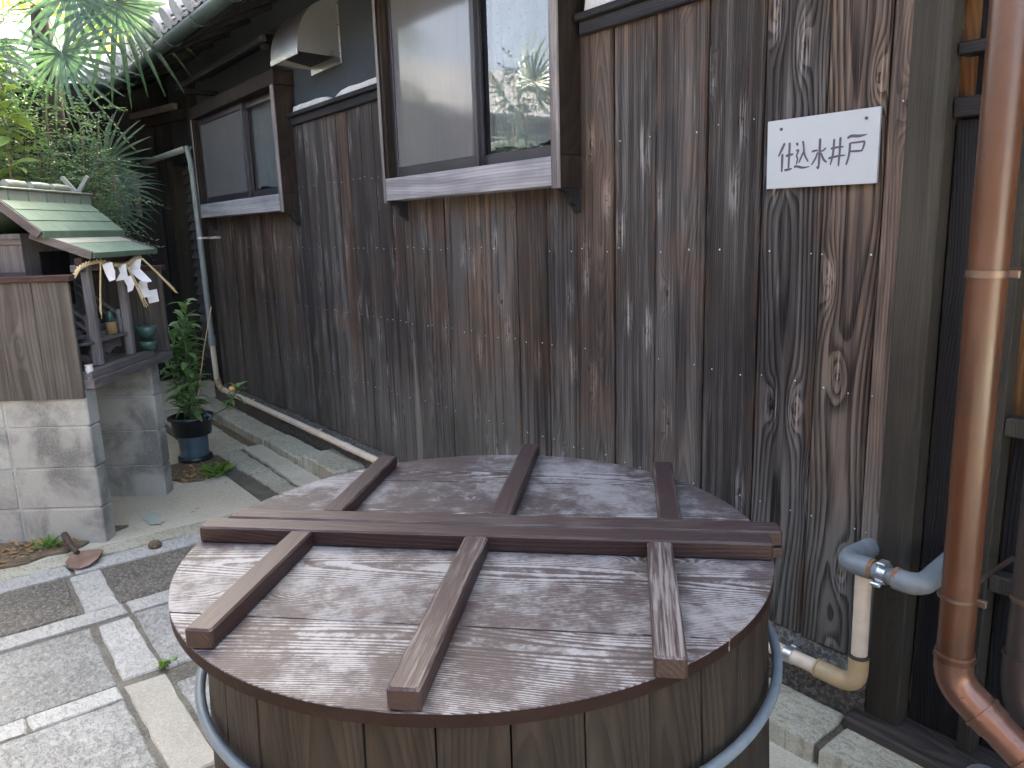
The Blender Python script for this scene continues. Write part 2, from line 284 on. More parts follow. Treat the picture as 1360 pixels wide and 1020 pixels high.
paint('rusty_blade', (0.20, 0.125, 0.095), 0.7, metal=0.2, dirt=(0.36, 0.29, 0.24))
paint('nail', (0.4680, 0.4740, 0.4920), 0.4, metal=0.3, var=0.1)
paint('sash_metal', (0.0450, 0.0425, 0.0500), 0.4, metal=0.5, var=0.2)
paint('copper_roof', (0.098, 0.148, 0.112), 0.65, dirt=(0.165, 0.215, 0.172), scale=11, var=0.4, dirt_amt=0.7, spec=0.15)
paint('copper_ridge', (0.1645, 0.1820, 0.1575), 0.55, dirt=(0.2310, 0.2730, 0.2380), scale=9)
paint('verdigris_gutter', (0.0420, 0.0574, 0.0560), 0.55, metal=0.2, dirt=(0.0980, 0.1330, 0.1225), scale=5)
paint('vinyl_grey', (0.1980, 0.2220, 0.2220), 0.45, dirt=(0.2520, 0.2760, 0.2700), scale=8)
paint('pot_black', (0.0180, 0.0210, 0.0252), 0.4, dirt=(0.0420, 0.0480, 0.0600))
paint('pot_blue', (0.0595, 0.0945, 0.1295), 0.35, dirt=(0.1680, 0.2170, 0.2520), scale=16, var=0.4)
paint('paper', (0.6630, 0.6630, 0.6970), 0.8, var=0.05)
paint('straw', (0.4800, 0.3760, 0.2080), 0.8, dirt=(0.3360, 0.2480, 0.1200), scale=60)
paint('ceramic', (0.6000, 0.6000, 0.6000), 0.25, var=0.04)
paint('glaze_green', (0.0350, 0.0850, 0.0725), 0.3, dirt=(0.1000, 0.1500, 0.1300), scale=30)
paint('brown_post', (0.27, 0.115, 0.07), 0.6)
paint('teal_stain', (0.35, 0.40, 0.34), 0.8)
paint('leaf_litter', (0.26, 0.16, 0.07), 0.8, var=0.6, scale=25, dirt=(0.12, 0.13, 0.05))

def leaf(name, a, b, trans=0.35, rough=0.45, yellow=None):
    n = NT(name); f = n.noise(n.pos(), 7.0, 3.0); f2 = n.noise(n.pos(), 37.0, 2.0)
    c = n.mix(n.step(n.ma('MULTIPLY_ADD', f2, 0.5, n.ma('MULTIPLY', f, 0.6)), 0.3, 0.8), a, b)
    if yellow: c = n.mix(n.ma('MULTIPLY', n.step(n.noise(n.pos(), 4.0, 2.0), 0.55, 0.75), 0.6), c, yellow)
    n.done(c, rough, spec=0.45)
    tr = n.new('ShaderNodeBsdfTranslucent'); n.put(tr.inputs[0], n.mix(1.0, c, (1.25, 1.35, 0.8), 'MULTIPLY'))
    mx = n.new('ShaderNodeMixShader'); mx.inputs[0].default_value = trans
    n.t.links.new(n.b.outputs[0], mx.inputs[1]); n.t.links.new(tr.outputs[0], mx.inputs[2])
    n.t.links.new(mx.outputs[0], n.t.nodes['Material Output'].inputs[0]); M[name] = n.m
leaf('palm_leaf', (0.022, 0.048, 0.036), (0.058, 0.098, 0.062), 0.22, 0.4)
leaf('nandina_leaf', (0.060, 0.115, 0.070), (0.145, 0.22, 0.12), 0.35, yellow=(0.20, 0.23, 0.10))
leaf('broad_leaf', (0.12, 0.19, 0.05), (0.22, 0.29, 0.09), 0.3)
leaf('pot_leaf', (0.10, 0.19, 0.075), (0.24, 0.37, 0.15), 0.3, 0.3)
leaf('yellow_leaf', (0.42, 0.33, 0.05), (0.60, 0.50, 0.10), 0.5)
leaf('weed_leaf', (0.10, 0.20, 0.04), (0.18, 0.30, 0.07), 0.3)
paint('stem_brown', (0.13, 0.085, 0.055), 0.8, scale=30)
paint('stem_green', (0.10, 0.15, 0.06), 0.6, scale=30)
paint('trunk_fibre', (0.030, 0.024, 0.017), 0.9, scale=30, bump=0.8)
paint('orange_fruit', (0.62, 0.30, 0.10), 0.5)

def glass_mat():
    n = NT('window_glass')
    n.done((0.9, 0.93, 0.95), 0.02, spec=0.5)
    tp = n.new('ShaderNodeBsdfTransparent'); gl = n.new('ShaderNodeBsdfGlossy'); gl.inputs['Roughness'].default_value = 0.015
    tp.inputs[0].default_value = (0.88, 0.91, 0.93, 1)
    fr = n.new('ShaderNodeFresnel'); fr.inputs[0].default_value = 1.6
    mx = n.new('ShaderNodeMixShader'); n.t.links.new(n.ma('MULTIPLY', n.ma('ADD', fr.outputs[0], 0.06, clamp=True), n.ma('SUBTRACT', 1.0, n.new('ShaderNodeNewGeometry').outputs['Backfacing'])), mx.inputs[0])
    n.t.links.new(tp.outputs[0], mx.inputs[1]); n.t.links.new(gl.outputs[0], mx.inputs[2])
    n.t.links.new(mx.outputs[0], n.t.nodes['Material Output'].inputs[0]); M['window_glass'] = n.m
glass_mat()
def frosted():
    n = NT('frosted_pane'); p = n.pos(); f = n.noise(p, 2.2, 3.0); ps = n.sep(p)
    c = n.mix(f, (0.075, 0.078, 0.084), (0.13, 0.132, 0.138))
    v = n.noise(n.xyz(n.ma('MULTIPLY', ps[0], 60.0), ps[1], n.ma('MULTIPLY', ps[2], 3.0)), 1.0, 2.0)
    c = n.mix(n.ma('MULTIPLY', v, 0.2), c, (0.22, 0.22, 0.23))
    M['frosted_pane'] = n.done(c, n.ma('MULTIPLY_ADD', f, 0.10, 0.06), None, spec=0.55)
frosted()
def lace():
    n = NT('lace_curtain'); o = n.sep(n.oc())
    d = n.vor(n.xyz(o[0], o[2], 0.0), 24.0, rand=0.35, dim='2D')['Distance']
    c = n.mix(n.step(d, 0.11, 0.06), n.mix(n.noise(n.oc(), 9.0), (0.15, 0.15, 0.14), (0.25, 0.25, 0.235)), (0.14, 0.13, 0.13))
    M['lace_curtain'] = n.done(c, 0.9)
lace()

# ------------------------------------------------------------------ mesh helpers
WL = {}; WR = {}
def wloc(o): return WL.get(o.name, Vector((0, 0, 0)))
class MB:
    def __init__(s): s.v = []; s.f = []; s.sm = []
    def add(s, vs, fs, smooth=False):
        k = len(s.v); s.v += [tuple(v) for v in vs]; s.f += [tuple(i + k for i in f) for f in fs]; s.sm += [smooth] * len(fs); return s
    def box(s, x0, x1, y0, y1, z0, z1, ch=0.0):
        if ch <= 0:
            v = [(x, y, z) for z in (z0, z1) for y in (y0, y1) for x in (x0, x1)]
            return s.add(v, [(0, 2, 3, 1), (4, 5, 7, 6), (0, 1, 5, 4), (2, 6, 7, 3), (0, 4, 6, 2), (1, 3, 7, 5)])
        ch = min(ch, (x1 - x0) * .45, (y1 - y0) * .45, (z1 - z0) * .45)
        def rect(a0, a1, b0, b1): return [(a0 + ch, b0), (a1 - ch, b0), (a1, b0 + ch), (a1, b1 - ch), (a1 - ch, b1), (a0 + ch, b1), (a0, b1 - ch), (a0, b0 + ch)]
        rings = []
        for z, q in ((z0, ch), (z0 + ch, 0), (z1 - ch, 0), (z1, ch)):
            rings.append([(x, y, z) for x, y in rect(x0 + q, x1 - q, y0 + q, y1 - q)] if q else [(x, y, z) for x, y in rect(x0, x1, y0, y1)])
        v = [p for r in rings for p in r]; f = [tuple(range(7, -1, -1)), tuple(range(24, 32))]
        for i in range(3):
            for j in range(8): f.append((i * 8 + j, i * 8 + (j + 1) % 8, (i + 1) * 8 + (j + 1) % 8, (i + 1) * 8 + j))
        return s.add(v, f)
    def prism(s, poly, z0, z1, ch=0.0):
        n = len(poly); cx = sum(p[0] for p in poly) / n; cy = sum(p[1] for p in poly) / n
        def ins(d):
            o = []
            for x, y in poly:
                L = math.hypot(x - cx, y - cy) or 1; o.append((x - (x - cx) / L * d * 1.2, y - (y - cy) / L * d * 1.2))
            return o
        rows = [(poly, z0), (poly, z1 - ch), (ins(ch), z1)] if ch else [(poly, z0), (poly, z1)]
        v = [(x, y, z) for pl, z in rows for x, y in pl]; f = [tuple(range(n - 1, -1, -1)), tuple(range((len(rows) - 1) * n, len(rows) * n))]
        for i in range(len(rows) - 1):
            for j in range(n): f.append((i * n + j, i * n + (j + 1) % n, (i + 1) * n + (j + 1) % n, (i + 1) * n + j))
        return s.add(v, f)
    def tube(s, pts, rad, seg=10, caps=True, smooth=True):
        pts = [Vector(p) for p in pts]; n = len(pts); rads = rad if isinstance(rad, (list, tuple)) else [rad] * n
        t0 = (pts[1] - pts[0]).normalized(); u = t0.orthogonal().normalized(); v = []
        for i, p in enumerate(pts):
            t = (pts[min(i + 1, n - 1)] - pts[max(i - 1, 0)]).normalized()
            u = (u - t * u.dot(t)).normalized(); w = t.cross(u)
            for j in range(seg):
                a = 2 * math.pi * j / seg; v.append(p + (u * math.cos(a) + w * math.sin(a)) * rads[i])
        f = []
        for i in range(n - 1):
            for j in range(seg): f.append((i * seg + j, i * seg + (j + 1) % seg, (i + 1) * seg + (j + 1) % seg, (i + 1) * seg + j))
        s.add(v, f, smooth)
        if caps: s.add([v[j] for j in range(seg)], [tuple(range(seg - 1, -1, -1))]); s.add([v[(n - 1) * seg + j] for j in range(seg)], [tuple(range(seg))])
        return s
    def lathe(s, prof, c=(0, 0, 0), seg=24, smooth=True):
        v = []; n = len(prof)
        for r, z in prof:
            for j in range(seg): a = 2 * math.pi * j / seg; v.append((c[0] + r * math.cos(a), c[1] + r * math.sin(a), c[2] + z))
        f = [(i * seg + j, i * seg + (j + 1) % seg, (i + 1) * seg + (j + 1) % seg, (i + 1) * seg + j) for i in range(n - 1) for j in range(seg)]
        return s.add(v, f, smooth)
    def mesh(s, name, mat):
        me = bpy.data.meshes.new(name); me.from_pydata(s.v, [], s.f); me.polygons.foreach_set('use_smooth', s.sm)
        me.materials.append(M[mat]); me.update(); return me
    def build(s, name, mat, parent=None, at=(0, 0, 0), rz=0.0, rot=None):
        return put(name, s.mesh(name, mat), parent, at, rz, rot)
def put(name, me, parent=None, at=(0, 0, 0), rz=0.0, rot=None, scale=None):
    o = bpy.data.objects.new(name, me); col.objects.link(o); at = Vector(at)
    pr = WR.get(parent.name, 0.0) if parent is not None else 0.0
    if parent is not None: o.parent = parent; o.location = Matrix.Rotation(-pr, 3, 'Z') @ (at - wloc(parent))
    else: o.location = at
    if rot is not None: o.rotation_euler = rot
    else: o.rotation_euler = (0, 0, rz - pr); WR[o.name] = rz
    if scale: o.scale = (scale,) * 3 if not isinstance(scale, tuple) else scale
    WL[o.name] = at; return o
def thing(name, label, cat, at=(0, 0, 0), group=None):
    o = bpy.data.objects.new(name, None); col.objects.link(o); o.location = at; o.empty_display_size = 0.1; WL[o.name] = Vector(at)
    return tag(o, label, cat, group)
def tag(o, label=None, cat=None, group=None, kind=None):
    if label: o['label'] = label
    if cat: o['category'] = cat
    if group: o['group'] = group
    if kind: o['kind'] = kind
    return o
def struct(o): o['kind'] = 'structure'; return o
def arc(c, a, b, r0, r1, n=8):
    """quarter bend: centre c, from c+a*r to c+b*r"""
    a = Vector(a); b = Vector(b); c = Vector(c)
    return [c + a * (r0 * math.cos(t)) + b * (r1 * math.sin(t)) for t in [math.pi / 2 * i / n for i in range(n + 1)]]
def bend(p, q, r, rad=None, n=7):
    """rounded corner polyline through points p with corner radius"""
    out = [Vector(p[0])]
    for i in range(1, len(p) - 1):
        a, b, c = Vector(p[i - 1]), Vector(p[i]), Vector(p[i + 1])
        d0 = (a - b).normalized(); d1 = (c - b).normalized(); s = b + d0 * r; e = b + d1 * r
        for k in range(n + 1):
            t = k / n; out.append(s * (1 - t) ** 2 + b * 2 * t * (1 - t) + e * t * t)
    out.append(Vector(p[-1])); return out

# ================================================================== SETTING: ground
def auto(mb, name, mat, parent=None, rz=0.0, kind=None):
    """verts given in a frame turned by rz about the world origin; origin moved to the middle of the base"""
    lo = [min(v[i] for v in mb.v) for i in range(3)]; hi = [max(v[i] for v in mb.v) for i in range(3)]
    c = Vector(((lo[0] + hi[0]) / 2, (lo[1] + hi[1]) / 2, lo[2])); mb.v = [tuple(Vector(v) - c) for v in mb.v]
    o = mb.build(name, mat, parent, Matrix.Rotation(rz, 3, 'Z') @ c, rz)
    if kind: o['kind'] = kind
    return o
def rough_poly(x0, x1, y0, y1, j=0.004, step=0.06, rc=0.012):
    x0 -= .003; x1 += .003; y0 -= .003; y1 += .003
    pts = []
    def seg(ax, ay, bx, by):
        L = math.hypot(bx - ax, by - ay); n = max(2, int(L / step))
        for k in range(n):
            t = k / n; pts.append((ax + (bx - ax) * t + random.uniform(-j, j), ay + (by - ay) * t + random.uniform(-j, j)))
    c = [(x0 + random.uniform(0, rc), y0 + random.uniform(0, rc)), (x1 - random.uniform(0, rc), y0 + random.uniform(0, rc)),
         (x1 - random.uniform(0, rc), y1 - random.uniform(0, rc)), (x0 + random.uniform(0, rc), y1 - random.uniform(0, rc))]
    for i in range(4): seg(*c[i], *c[(i + 1) % 4])
    return pts
g = MB(); g.box(-60, 60, -60, 60, -0.6, -0.012); struct(auto(g, 'ground', 'tan_concrete'))
bed = MB(); bed.box(-4.47, 0.9, -2.4, 1.72, -0.05, -0.005); paving = struct(auto(bed, 'paving', 'mortar'))
STONES = [(-4.455, -4.305, -1.6, 0.47, 'kerb_stone'), (-4.455, -4.305, 0.48, 1.7, 'kerb_stone'),
    (-4.29, -4.145, -1.2, 0.40, 'pale_granite'), (-4.29, -4.145, 0.41, 1.35, 'pale_granite'),
    (-4.13, -3.665, -0.75, 0.365, 'dark_granite'), (-4.13, -3.665, 0.375, 0.515, 'pale_granite'), (-4.12, -3.66, 0.525, 1.02, 'dark_granite'), (-4.12, -3.66, 1.04, 1.62, 'grey_granite'),
    (-3.652, -3.525, -0.8, 0.525, 'pale_granite'), (-3.652, -3.525, 0.535, 1.3, 'pale_granite'),
    (-3.508, -2.955, -0.75, 0.378, 'grey_granite'), (-3.50, -2.965, 0.393, 0.53, 'pale_granite'), (-3.508, -2.945, 0.543, 1.05, 'grey_granite'), (-3.508, -2.945, 1.06, 1.65, 'dark_granite'),
    (-2.945, -2.845, -0.7, 0.08, 'pale_granite'), (-2.945, -2.845, 0.085, 0.375, 'pale_granite'),
    (-2.835, -2.29, -0.7, 0.378, 'grey_granite'), (-2.935, -2.28, 0.393, 0.535, 'beige_stone'), (-2.835, -2.28, 0.545, 0.95, 'grey_granite'), (-2.93, -2.28, 0.97, 1.6, 'pale_granite'),
    (-2.28, -1.7, -0.7, 0.25, 'grey_granite'), (-2.27, -1.7, 0.26, 0.7, 'pale_granite'), (-1.69, -0.9, -0.8, 0.3, 'grey_granite'), (-0.88, 0.2, -0.8, 0.4, 'grey_granite'),
    (-1.2, -0.3, 1.05, 1.65, 'tan_concrete'), (-0.88, 0.2, 0.42, 1.03, 'pale_granite')]
for x0, x1, y0, y1, m in STONES:
    b = MB(); b.prism(rough_poly(x0, x1, y0, y1), -0.04, random.uniform(0.0, 0.006), 0.006); auto(b, 'paving_stone', m, paving)
# yard strip along the wall: kerb stones, slot of the drain, lower slabs
strip = MB(); strip.box(-7.75, 0.6, 1.96, 2.2, -0.05, 0.045); kerb = struct(auto(strip, 'wall_kerb', 'mortar'))
x = -7.72
for L in (0.98, 0.95, 1.0, 0.86, 0.95, 0.9, 0.9, 0.8, 0.7, 0.6):
    b = MB(); b.prism(rough_poly(x, x + L, 1.945, 2.15, 0.005), -0.05, 0.062 + random.uniform(-0.006, 0.006), 0.008); auto(b, 'kerb_stone', 'kerb_stone', kerb); x += L + 0.012
slabs = MB(); slabs.box(-7.7, -4.0, 1.5, 1.86, -0.05, -0.002); slab_bed = struct(auto(slabs, 'yard_edge', 'mortar'))
for x0, x1, y0, y1, z, m in [(-7.6, -6.45, 1.56, 1.85, 0.016, 'kerb_stone'), (-6.43, -5.82, 1.58, 1.85, 0.014, 'kerb_stone'), (-5.8, -5.1, 1.79, 1.94, 0.02, 'tan_concrete'), (-5.09, -4.3, 1.77, 1.94, 0.018, 'tan_concrete'),
                             (-5.8, -5.13, 1.60, 1.77, 0.014, 'kerb_stone'), (-5.11, -4.35, 1.62, 1.76, 0.012, 'kerb_stone')]:
    b = MB(); b.prism(rough_poly(x0, x1, y0, y1, 0.008), -0.04, z, 0.006); auto(b, 'paving_stone', m, slab_bed)
b = MB(); b.prism(rough_poly(-4.98, -4.46, 1.93, 2.17, 0.01), -0.03, 0.115, 0.012); tag(auto(b, 'stone_block', 'kerb_stone'), 'rough mossy stone block on the kerb just behind the tub lid', 'stone')
b = MB(); b.box(-7.7, -5.82, 1.862, 1.943, -0.1, -0.008); struct(auto(b, 'drain_channel', 'soil'))
# soil patches
def soil_patch(pts, z, name): b = MB(); b.prism(pts, -0.02, z, 0.004); return struct(auto(b, name, 'soil'))
def blob(cx, cy, rx, ry, n=26, j=0.15): return [(cx + rx * math.cos(2 * math.pi * k / n) * (1 + random.uniform(-j, j)), cy + ry * math.sin(2 * math.pi * k / n) * (1 + random.uniform(-j, j))) for k in range(n)]
soil_patch(blob(-4.72, 0.22, 0.22, 0.48), 0.004, 'soil_bed')
soil_patch(blob(-5.55, 1.40, 0.28, 0.24), 0.005, 'soil_bed')
b = MB(); b.prism(blob(-4.72, 0.90, 0.15, 0.045, 20, 0.35), -0.004, -0.006 + 0.0025); tag(auto(b, 'paint_stain', 'teal_stain'), 'faint teal paint stain on the concrete beside the block pier', 'stain')
# litter and weeds
def scatter(name, mat, n, fx, size, kind='stuff'):
    b = MB()
    for _ in range(n):
        x, y = fx(); a = random.uniform(0, 6.3); L = size * random.uniform(0.6, 1.3); w = L * 0.45; z = random.uniform(0.006, 0.016); c, s = math.cos(a), math.sin(a); k = random.uniform(-0.3, 0.6) * L
        P = lambda u, v, h: (x + u * c - v * s, y + u * s + v * c, z + h)
        b.add([P(-L / 2, 0, 0), P(0, -w / 2, k * .5), P(L / 2, 0, k), P(0, w / 2, k * .3)], [(0, 1, 2), (0, 2, 3)])
    return b
o = scatter('leaf_litter', 'leaf_litter', 420, lambda: random.choice([(random.gauss(-4.70, 0.09), random.uniform(-0.25, 0.62)), (random.gauss(-5.45, 0.10), random.gauss(1.36, 0.12)), (random.uniform(-5.5, -4.3), random.uniform(0.9, 1.9)) if random.random() < .06 else (random.gauss(-4.66, 0.08), random.uniform(-0.2, 0.5))]), 0.042)
tag(auto(o, 'leaf_litter', 'leaf_litter'), 'dry brown fallen leaves scattered over the soil by the shrine', 'leaves', kind='stuff')
def weed(x, y, r, n, label):
    b = MB()
    for _ in range(n):
        a = random.uniform(0, 6.3); L = r * random.uniform(.5, 1.2); h = L * random.uniform(.3, 1.0); w = 0.007 * random.uniform(.7, 1.5); c, s = math.cos(a), math.sin(a); ox, oy = random.gauss(0, r * .35), random.gauss(0, r * .35)
        P = lambda u, v, z: (x + ox + u * c - v * s, y + oy + u * s + v * c, z + 0.004)
        b.add([P(0, 0, 0), P(L * .5, -w, h * .8), P(L, 0, h), P(L * .5, w, h * .8)], [(0, 1, 2), (0, 2, 3)])
    tag(auto(b, 'weed', 'weed_leaf'), label, 'weed')
weed(-5.30, 1.45, 0.09, 70, 'bright green weed on the soil right of the potted shrub')
weed(-4.62, 0.36, 0.05, 40, 'small green weed at the foot of the near block pier')
weed(-2.97, 0.535, 0.03, 26, 'tiny green weed growing in the paving joint left of the tub')

# ================================================================== SETTING: brewery wall
bld = thing('timber_warehouse', 'old two windowed timber warehouse clad in dark weathered vertical boards', 'building', (-4.0, 2.3, 0))
b = MB(); b.box(-7.60, -1.07, 2.226, 2.7, 0.2, 3.195); wall = auto(b, 'wall', 'slate_plaster', bld)
# plinth with exposed aggregate, chamfered top carrying the pipe
b = MB(); b.add([(-7.66, 2.215, 0.0), (-7.66, 2.165, 0.0), (-7.66, 2.165, 0.165), (-7.66, 2.215, 0.238), (-1.07, 2.215, 0.0), (-1.07, 2.165, 0.0), (-1.07, 2.165, 0.165), (-1.07, 2.215, 0.238)],
                [(0, 1, 5, 4), (1, 2, 6, 5), (2, 3, 7, 6), (3, 0, 4, 7), (0, 3, 2, 1), (4, 5, 6, 7)]); auto(b, 'plinth', 'aggregate', bld)
SEAMS = [-7.48, -7.27, -7.05, -6.80, -6.58, -6.33, -6.13, -5.92, -5.70, -5.47, -5.30, -5.12, -4.96, -4.80, -4.62, -4.46, -4.29, -4.13, -3.97, -3.84, -3.76, -3.60, -3.43, -3.235, -3.03, -2.825, -2.614, -2.413, -2.20, -1.983, -1.755, -1.536, -1.32, -1.135, -1.068]
CAPZ = 2.345
def board(x0, x1, z0, z1, mat):
    w = x1 - x0 - 0.005; d = random.uniform(-0.0045, 0.0045); b = MB(); n = 14; ch = 0.005
    prof = [(-w / 2, 0.024), (-w / 2, ch), (-w / 2 + ch, 0), (w / 2 - ch, 0), (w / 2, ch), (w / 2, 0.024)]
    v = []; f = []; warp = random.uniform(-0.002, 0.002)
    for i in range(n + 1):
        z = (z1 - z0) * i / n; dx = random.uniform(-0.0012, 0.0012); dx2 = random.uniform(-0.0012, 0.0012)
        if i == 0: zz = [random.uniform(-.004, .004) for _ in prof]
        for k, (px, py) in enumerate(prof):
            v.append((px + (dx if px < 0 else dx2), py + d + warp * math.sin(3.1 * i / n), z + (zz[k] if i == 0 else 0)))
    for i in range(n):
        for k in range(5): f.append((i * 6 + k, i * 6 + k + 1, (i + 1) * 6 + k + 1, (i + 1) * 6 + k))
    f.append(tuple(range(5, -1, -1))); f.append(tuple(range(n * 6, n * 6 + 6)))
    b.add(v, f); return b.build('board', mat, wall, ((x0 + x1) / 2, 2.2, z0))
for i in range(len(SEAMS) - 1):
    x0, x1 = SEAMS[i], SEAMS[i + 1]; xm = (x0 + x1) / 2
    top = 1.80 if (-7.2 < xm < -5.28 or -3.80 < xm < -2.38) else CAPZ
    board(x0, x1, 0.236, top, 'silvered_cedar' if (i == len(SEAMS) - 2 or i == 19) else 'flame_cedar' if i >= len(SEAMS) - 4 else 'weathered_cedar')
# nail heads in rows
b = MB()
def nail(x, z, r=0.0028): b.lathe([(0.0001, 0), (r, 0.0006), (r * .8, 0.002), (0.0001, 0.0026)], (0, 0, 0), 6); k = 24; vs = b.v[-k:]; b.v[-k:] = [(x + p[0], 2.1965 - p[2], z + p[1]) for p in vs]
for z in (1.925, 1.517, 1.10, 0.66):
    for i in range(len(SEAMS) - 1):
        x0, x1 = SEAMS[i], SEAMS[i + 1]; xm = (x0 + x1) / 2
        if z > 1.75 and not (-5.28 < xm < -3.84 or xm > -2.38): continue
        for t in ((0.2, 0.78) if x1 - x0 > .1 else (0.5,)):
            if z > 1.9 and -1.52 < x0 + (x1 - x0) * t < -1.15: continue
            if random.random() < .22: continue
            nail(x0 + (x1 - x0) * t + random.uniform(-.025, .025), z + random.uniform(-.009, .009), random.uniform(.0022, .0034))
auto(b, 'nail_heads', 'nail', bld, kind='stuff')
# cap rails, rough plaster fillets above them
for x0, x1 in ((-5.27, -3.835), (-2.365, -0.985)):
    b = MB(); b.box(x0, x1, 2.15, 2.235, 2.385, 2.412, 0.004); b.box(x0 + .005, x1 - .005, 2.172, 2.235, 2.335, 2.3855, 0.004); cr = auto(b, 'cap_rail', 'rail_wood', bld)
    b = MB(); n = 26; pts = []
    for k in range(n + 1):
        xx = x0 + .02 + (x1 - x0 - .04) * k / n; dip = 0.035 * math.exp(-((xx + 4.62) / .10) ** 2) if x0 < -4 else 0
        pts.append((xx, 2.46 + random.uniform(-.006, .006) - dip + (0.0 if x0 < -4 else .02)))
    v = []
    for xx, z in pts: v += [(xx, 2.19 + random.uniform(-.004, .004), 2.413), (xx, 2.20 + random.uniform(-.004, .004), z), (xx, 2.228, z + .006)]
    f = []
    for k in range(n): f += [(3 * k, 3 * k + 3, 3 * k + 4, 3 * k + 1), (3 * k + 1, 3 * k + 4, 3 * k + 5, 3 * k + 2)]
    b.add(v, f); auto(b, 'plaster_fillet', 'white_plaster', cr)
b = MB(); b.box(-7.60, -7.46, 2.15, 2.3, 0.15, 3.0, 0.006); auto(b, 'corner_post', 'frame_wood', bld)
b = MB(); b.box(-1.066, -0.965, 2.165, 2.235, 0.092, 3.1, 0.005); auto(b, 'corner_post', 'post_wood', bld)

def window(x0, x1, zs, zt, split, yfr=2.085):
    b = MB(); jw = 0.045
    b.box(x0, x0 + jw, yfr, 2.222, zs + .116, zt, 0.003); b.box(x1 - jw, x1, yfr, 2.222, zs + .116, zt, 0.003); b.box(x0 - .02, x1 + .02, yfr - .008, 2.222, zt + .0005, zt + 0.10, 0.004)
    win = auto(b, 'window', 'frame_wood', bld)
    b = MB(); b.box(x0 - 0.004, x1 - 0.045, yfr - 0.006, 2.222, zs, zs + 0.115, 0.003); auto(b, 'sill', 'sill_wood', win)
    b = MB(); b.box(x1 - 0.0445, x1 + .003, yfr - 0.012, yfr - .0005, zs - 0.012, zt, 0.002); auto(b, 'jamb_facing', 'facing_wood', win)
    b = MB(); b.box(x1 - 0.0445, x1 + .0025, yfr, 2.222, zs - 0.010, zs + .1155, 0.002); auto(b, 'jamb_foot', 'frame_wood', win)
    b = MB(); b.box(x0 - 0.003, x0 + .022, yfr - 0.012, yfr - .0065, zs - 0.012, zt, 0.002); auto(b, 'jamb_facing', 'facing_wood', win)
    for xc in (x0 + 0.02, x1 - 0.022):
        prof = [(2.222, zs - .002), (yfr + .012, zs - .002), (yfr + .02, zs - .02), (yfr + .045, zs - .025), (yfr + .06, zs - .045), (yfr + .065, zs - .07), (yfr + .09, zs - .08), (yfr + .1, zs - .105), (2.222, zs - .115)]
        v = [(xc + s * .018, y, z) for s in (-1, 1) for y, z in prof]; n = len(prof)
        b = MB(); b.add(v, [tuple(range(n)), tuple(range(2 * n - 1, n - 1, -1))] + [(k, k + n, (k + 1) % n + n, (k + 1) % n) for k in range(n)]); auto(b, 'bracket', 'dark_board', win)
    def sash(a, c, y, mat, curtain):
        fw = 0.032; z0 = zs + .1155; b = MB()
        b.box(a, a + fw, y, y + .026, z0, zt, .003); b.box(c - fw, c, y, y + .026, z0, zt, .003); b.box(a + fw, c - fw, y + .001, y + .025, z0, z0 + .055, .003); b.box(a + fw, c - fw, y + .001, y + .025, zt - .05, zt, .003)
        s = auto(b, 'sash', 'sash_metal', win)
        b = MB(); b.box(a + fw - .004, c - fw + .004, y + .010, y + .014, z0 + .05, zt - .045); auto(b, 'pane', mat, win)
        if curtain:
            b = MB(); v = []; n = 80
            for k in range(n + 1):
                t = k / n; xx = a + .03 + (c - a - .05) * t; yy = 2.205 + .008 * math.sin(t * 46) + .004 * math.sin(t * 23 + 1)
                v += [(xx, yy, z0 + .075 + .01 * math.sin(t * 9)), (xx, yy, zt)]
            b.add(v, [(2 * k, 2 * k + 2, 2 * k + 3, 2 * k + 1) for k in range(n)], True); auto(b, 'curtain', 'lace_curtain', win)
    sash(x0 + jw, split + .018, 2.128, 'frosted_pane', False)
    sash(split - .018, x1 - jw, 2.158, 'window_glass', True)
window(-3.82, -2.38, 1.775, 3.0, -3.02)
window(-7.2, -5.28, 1.775, 2.60, -6.08)

# ---- roof with eave tiles, soffit, gutter
EY, EZ, SL = 1.62, 2.985, 0.46
b = MB(); rx0, rx1 = -10.3, -0.6
pr = [(EY, EZ), (3.7, EZ + (3.7 - EY) * SL), (5.8, EZ), (5.8, EZ - .05), (3.7, EZ + (3.7 - EY) * SL - .07), (EY, EZ - .05)]
b.add([(x, y, z) for x in (rx0, rx1) for y, z in pr], [tuple(range(6)), tuple(range(11, 5, -1))] + [(k, k + 6, (k + 1) % 6 + 6, (k + 1) % 6) for k in range(6)])
roof = auto(b, 'roof', 'dark_board_x', bld)
def cover_tile(L=0.30, r=0.066):
    b = MB(); n = 10; v = []
    for y in (0, L):
        for k in range(n + 1): a = math.pi * k / n; v.append((r * math.cos(a), y, r * math.sin(a) * 1.05))
    b.add(v, [(k, k + 1, n + 2 + k, n + 1 + k) for k in range(n)], True)
    dv = [(r * 1.1 * math.cos(2 * math.pi * k / 14), -0.004, r * 1.1 * math.sin(2 * math.pi * k / 14)) for k in range(14)]; dv2 = [(p[0], 0.014, p[2]) for p in dv]
    b.add(dv + dv2, [tuple(range(13, -1, -1)), tuple(range(14, 28))] + [(k, (k + 1) % 14, 14 + (k + 1) % 14, 14 + k) for k in range(14)])
    return b.mesh('cover_tile', 'roof_tile')
def pan_tile(L=0.30, w=0.25):
    b = MB(); n = 6; v = []
    for y in (0, L):
        for dz in (0, -0.018):
            for k in range(n + 1): t = k / n * 2 - 1; v.append((t * w / 2, y, 0.03 * t * t + dz + 0.012 * (y > 0) * 0))
    m = n + 1; f = [(k, k + 1, 2 * m + k + 1, 2 * m + k) for k in range(n)] + [(k, m + k, m + k + 1, k + 1) for k in range(n)]
    b.add(v, f); return b.mesh('pan_tile', 'roof_tile')
ct, pt = cover_tile(), pan_tile()
ang = math.atan(SL)
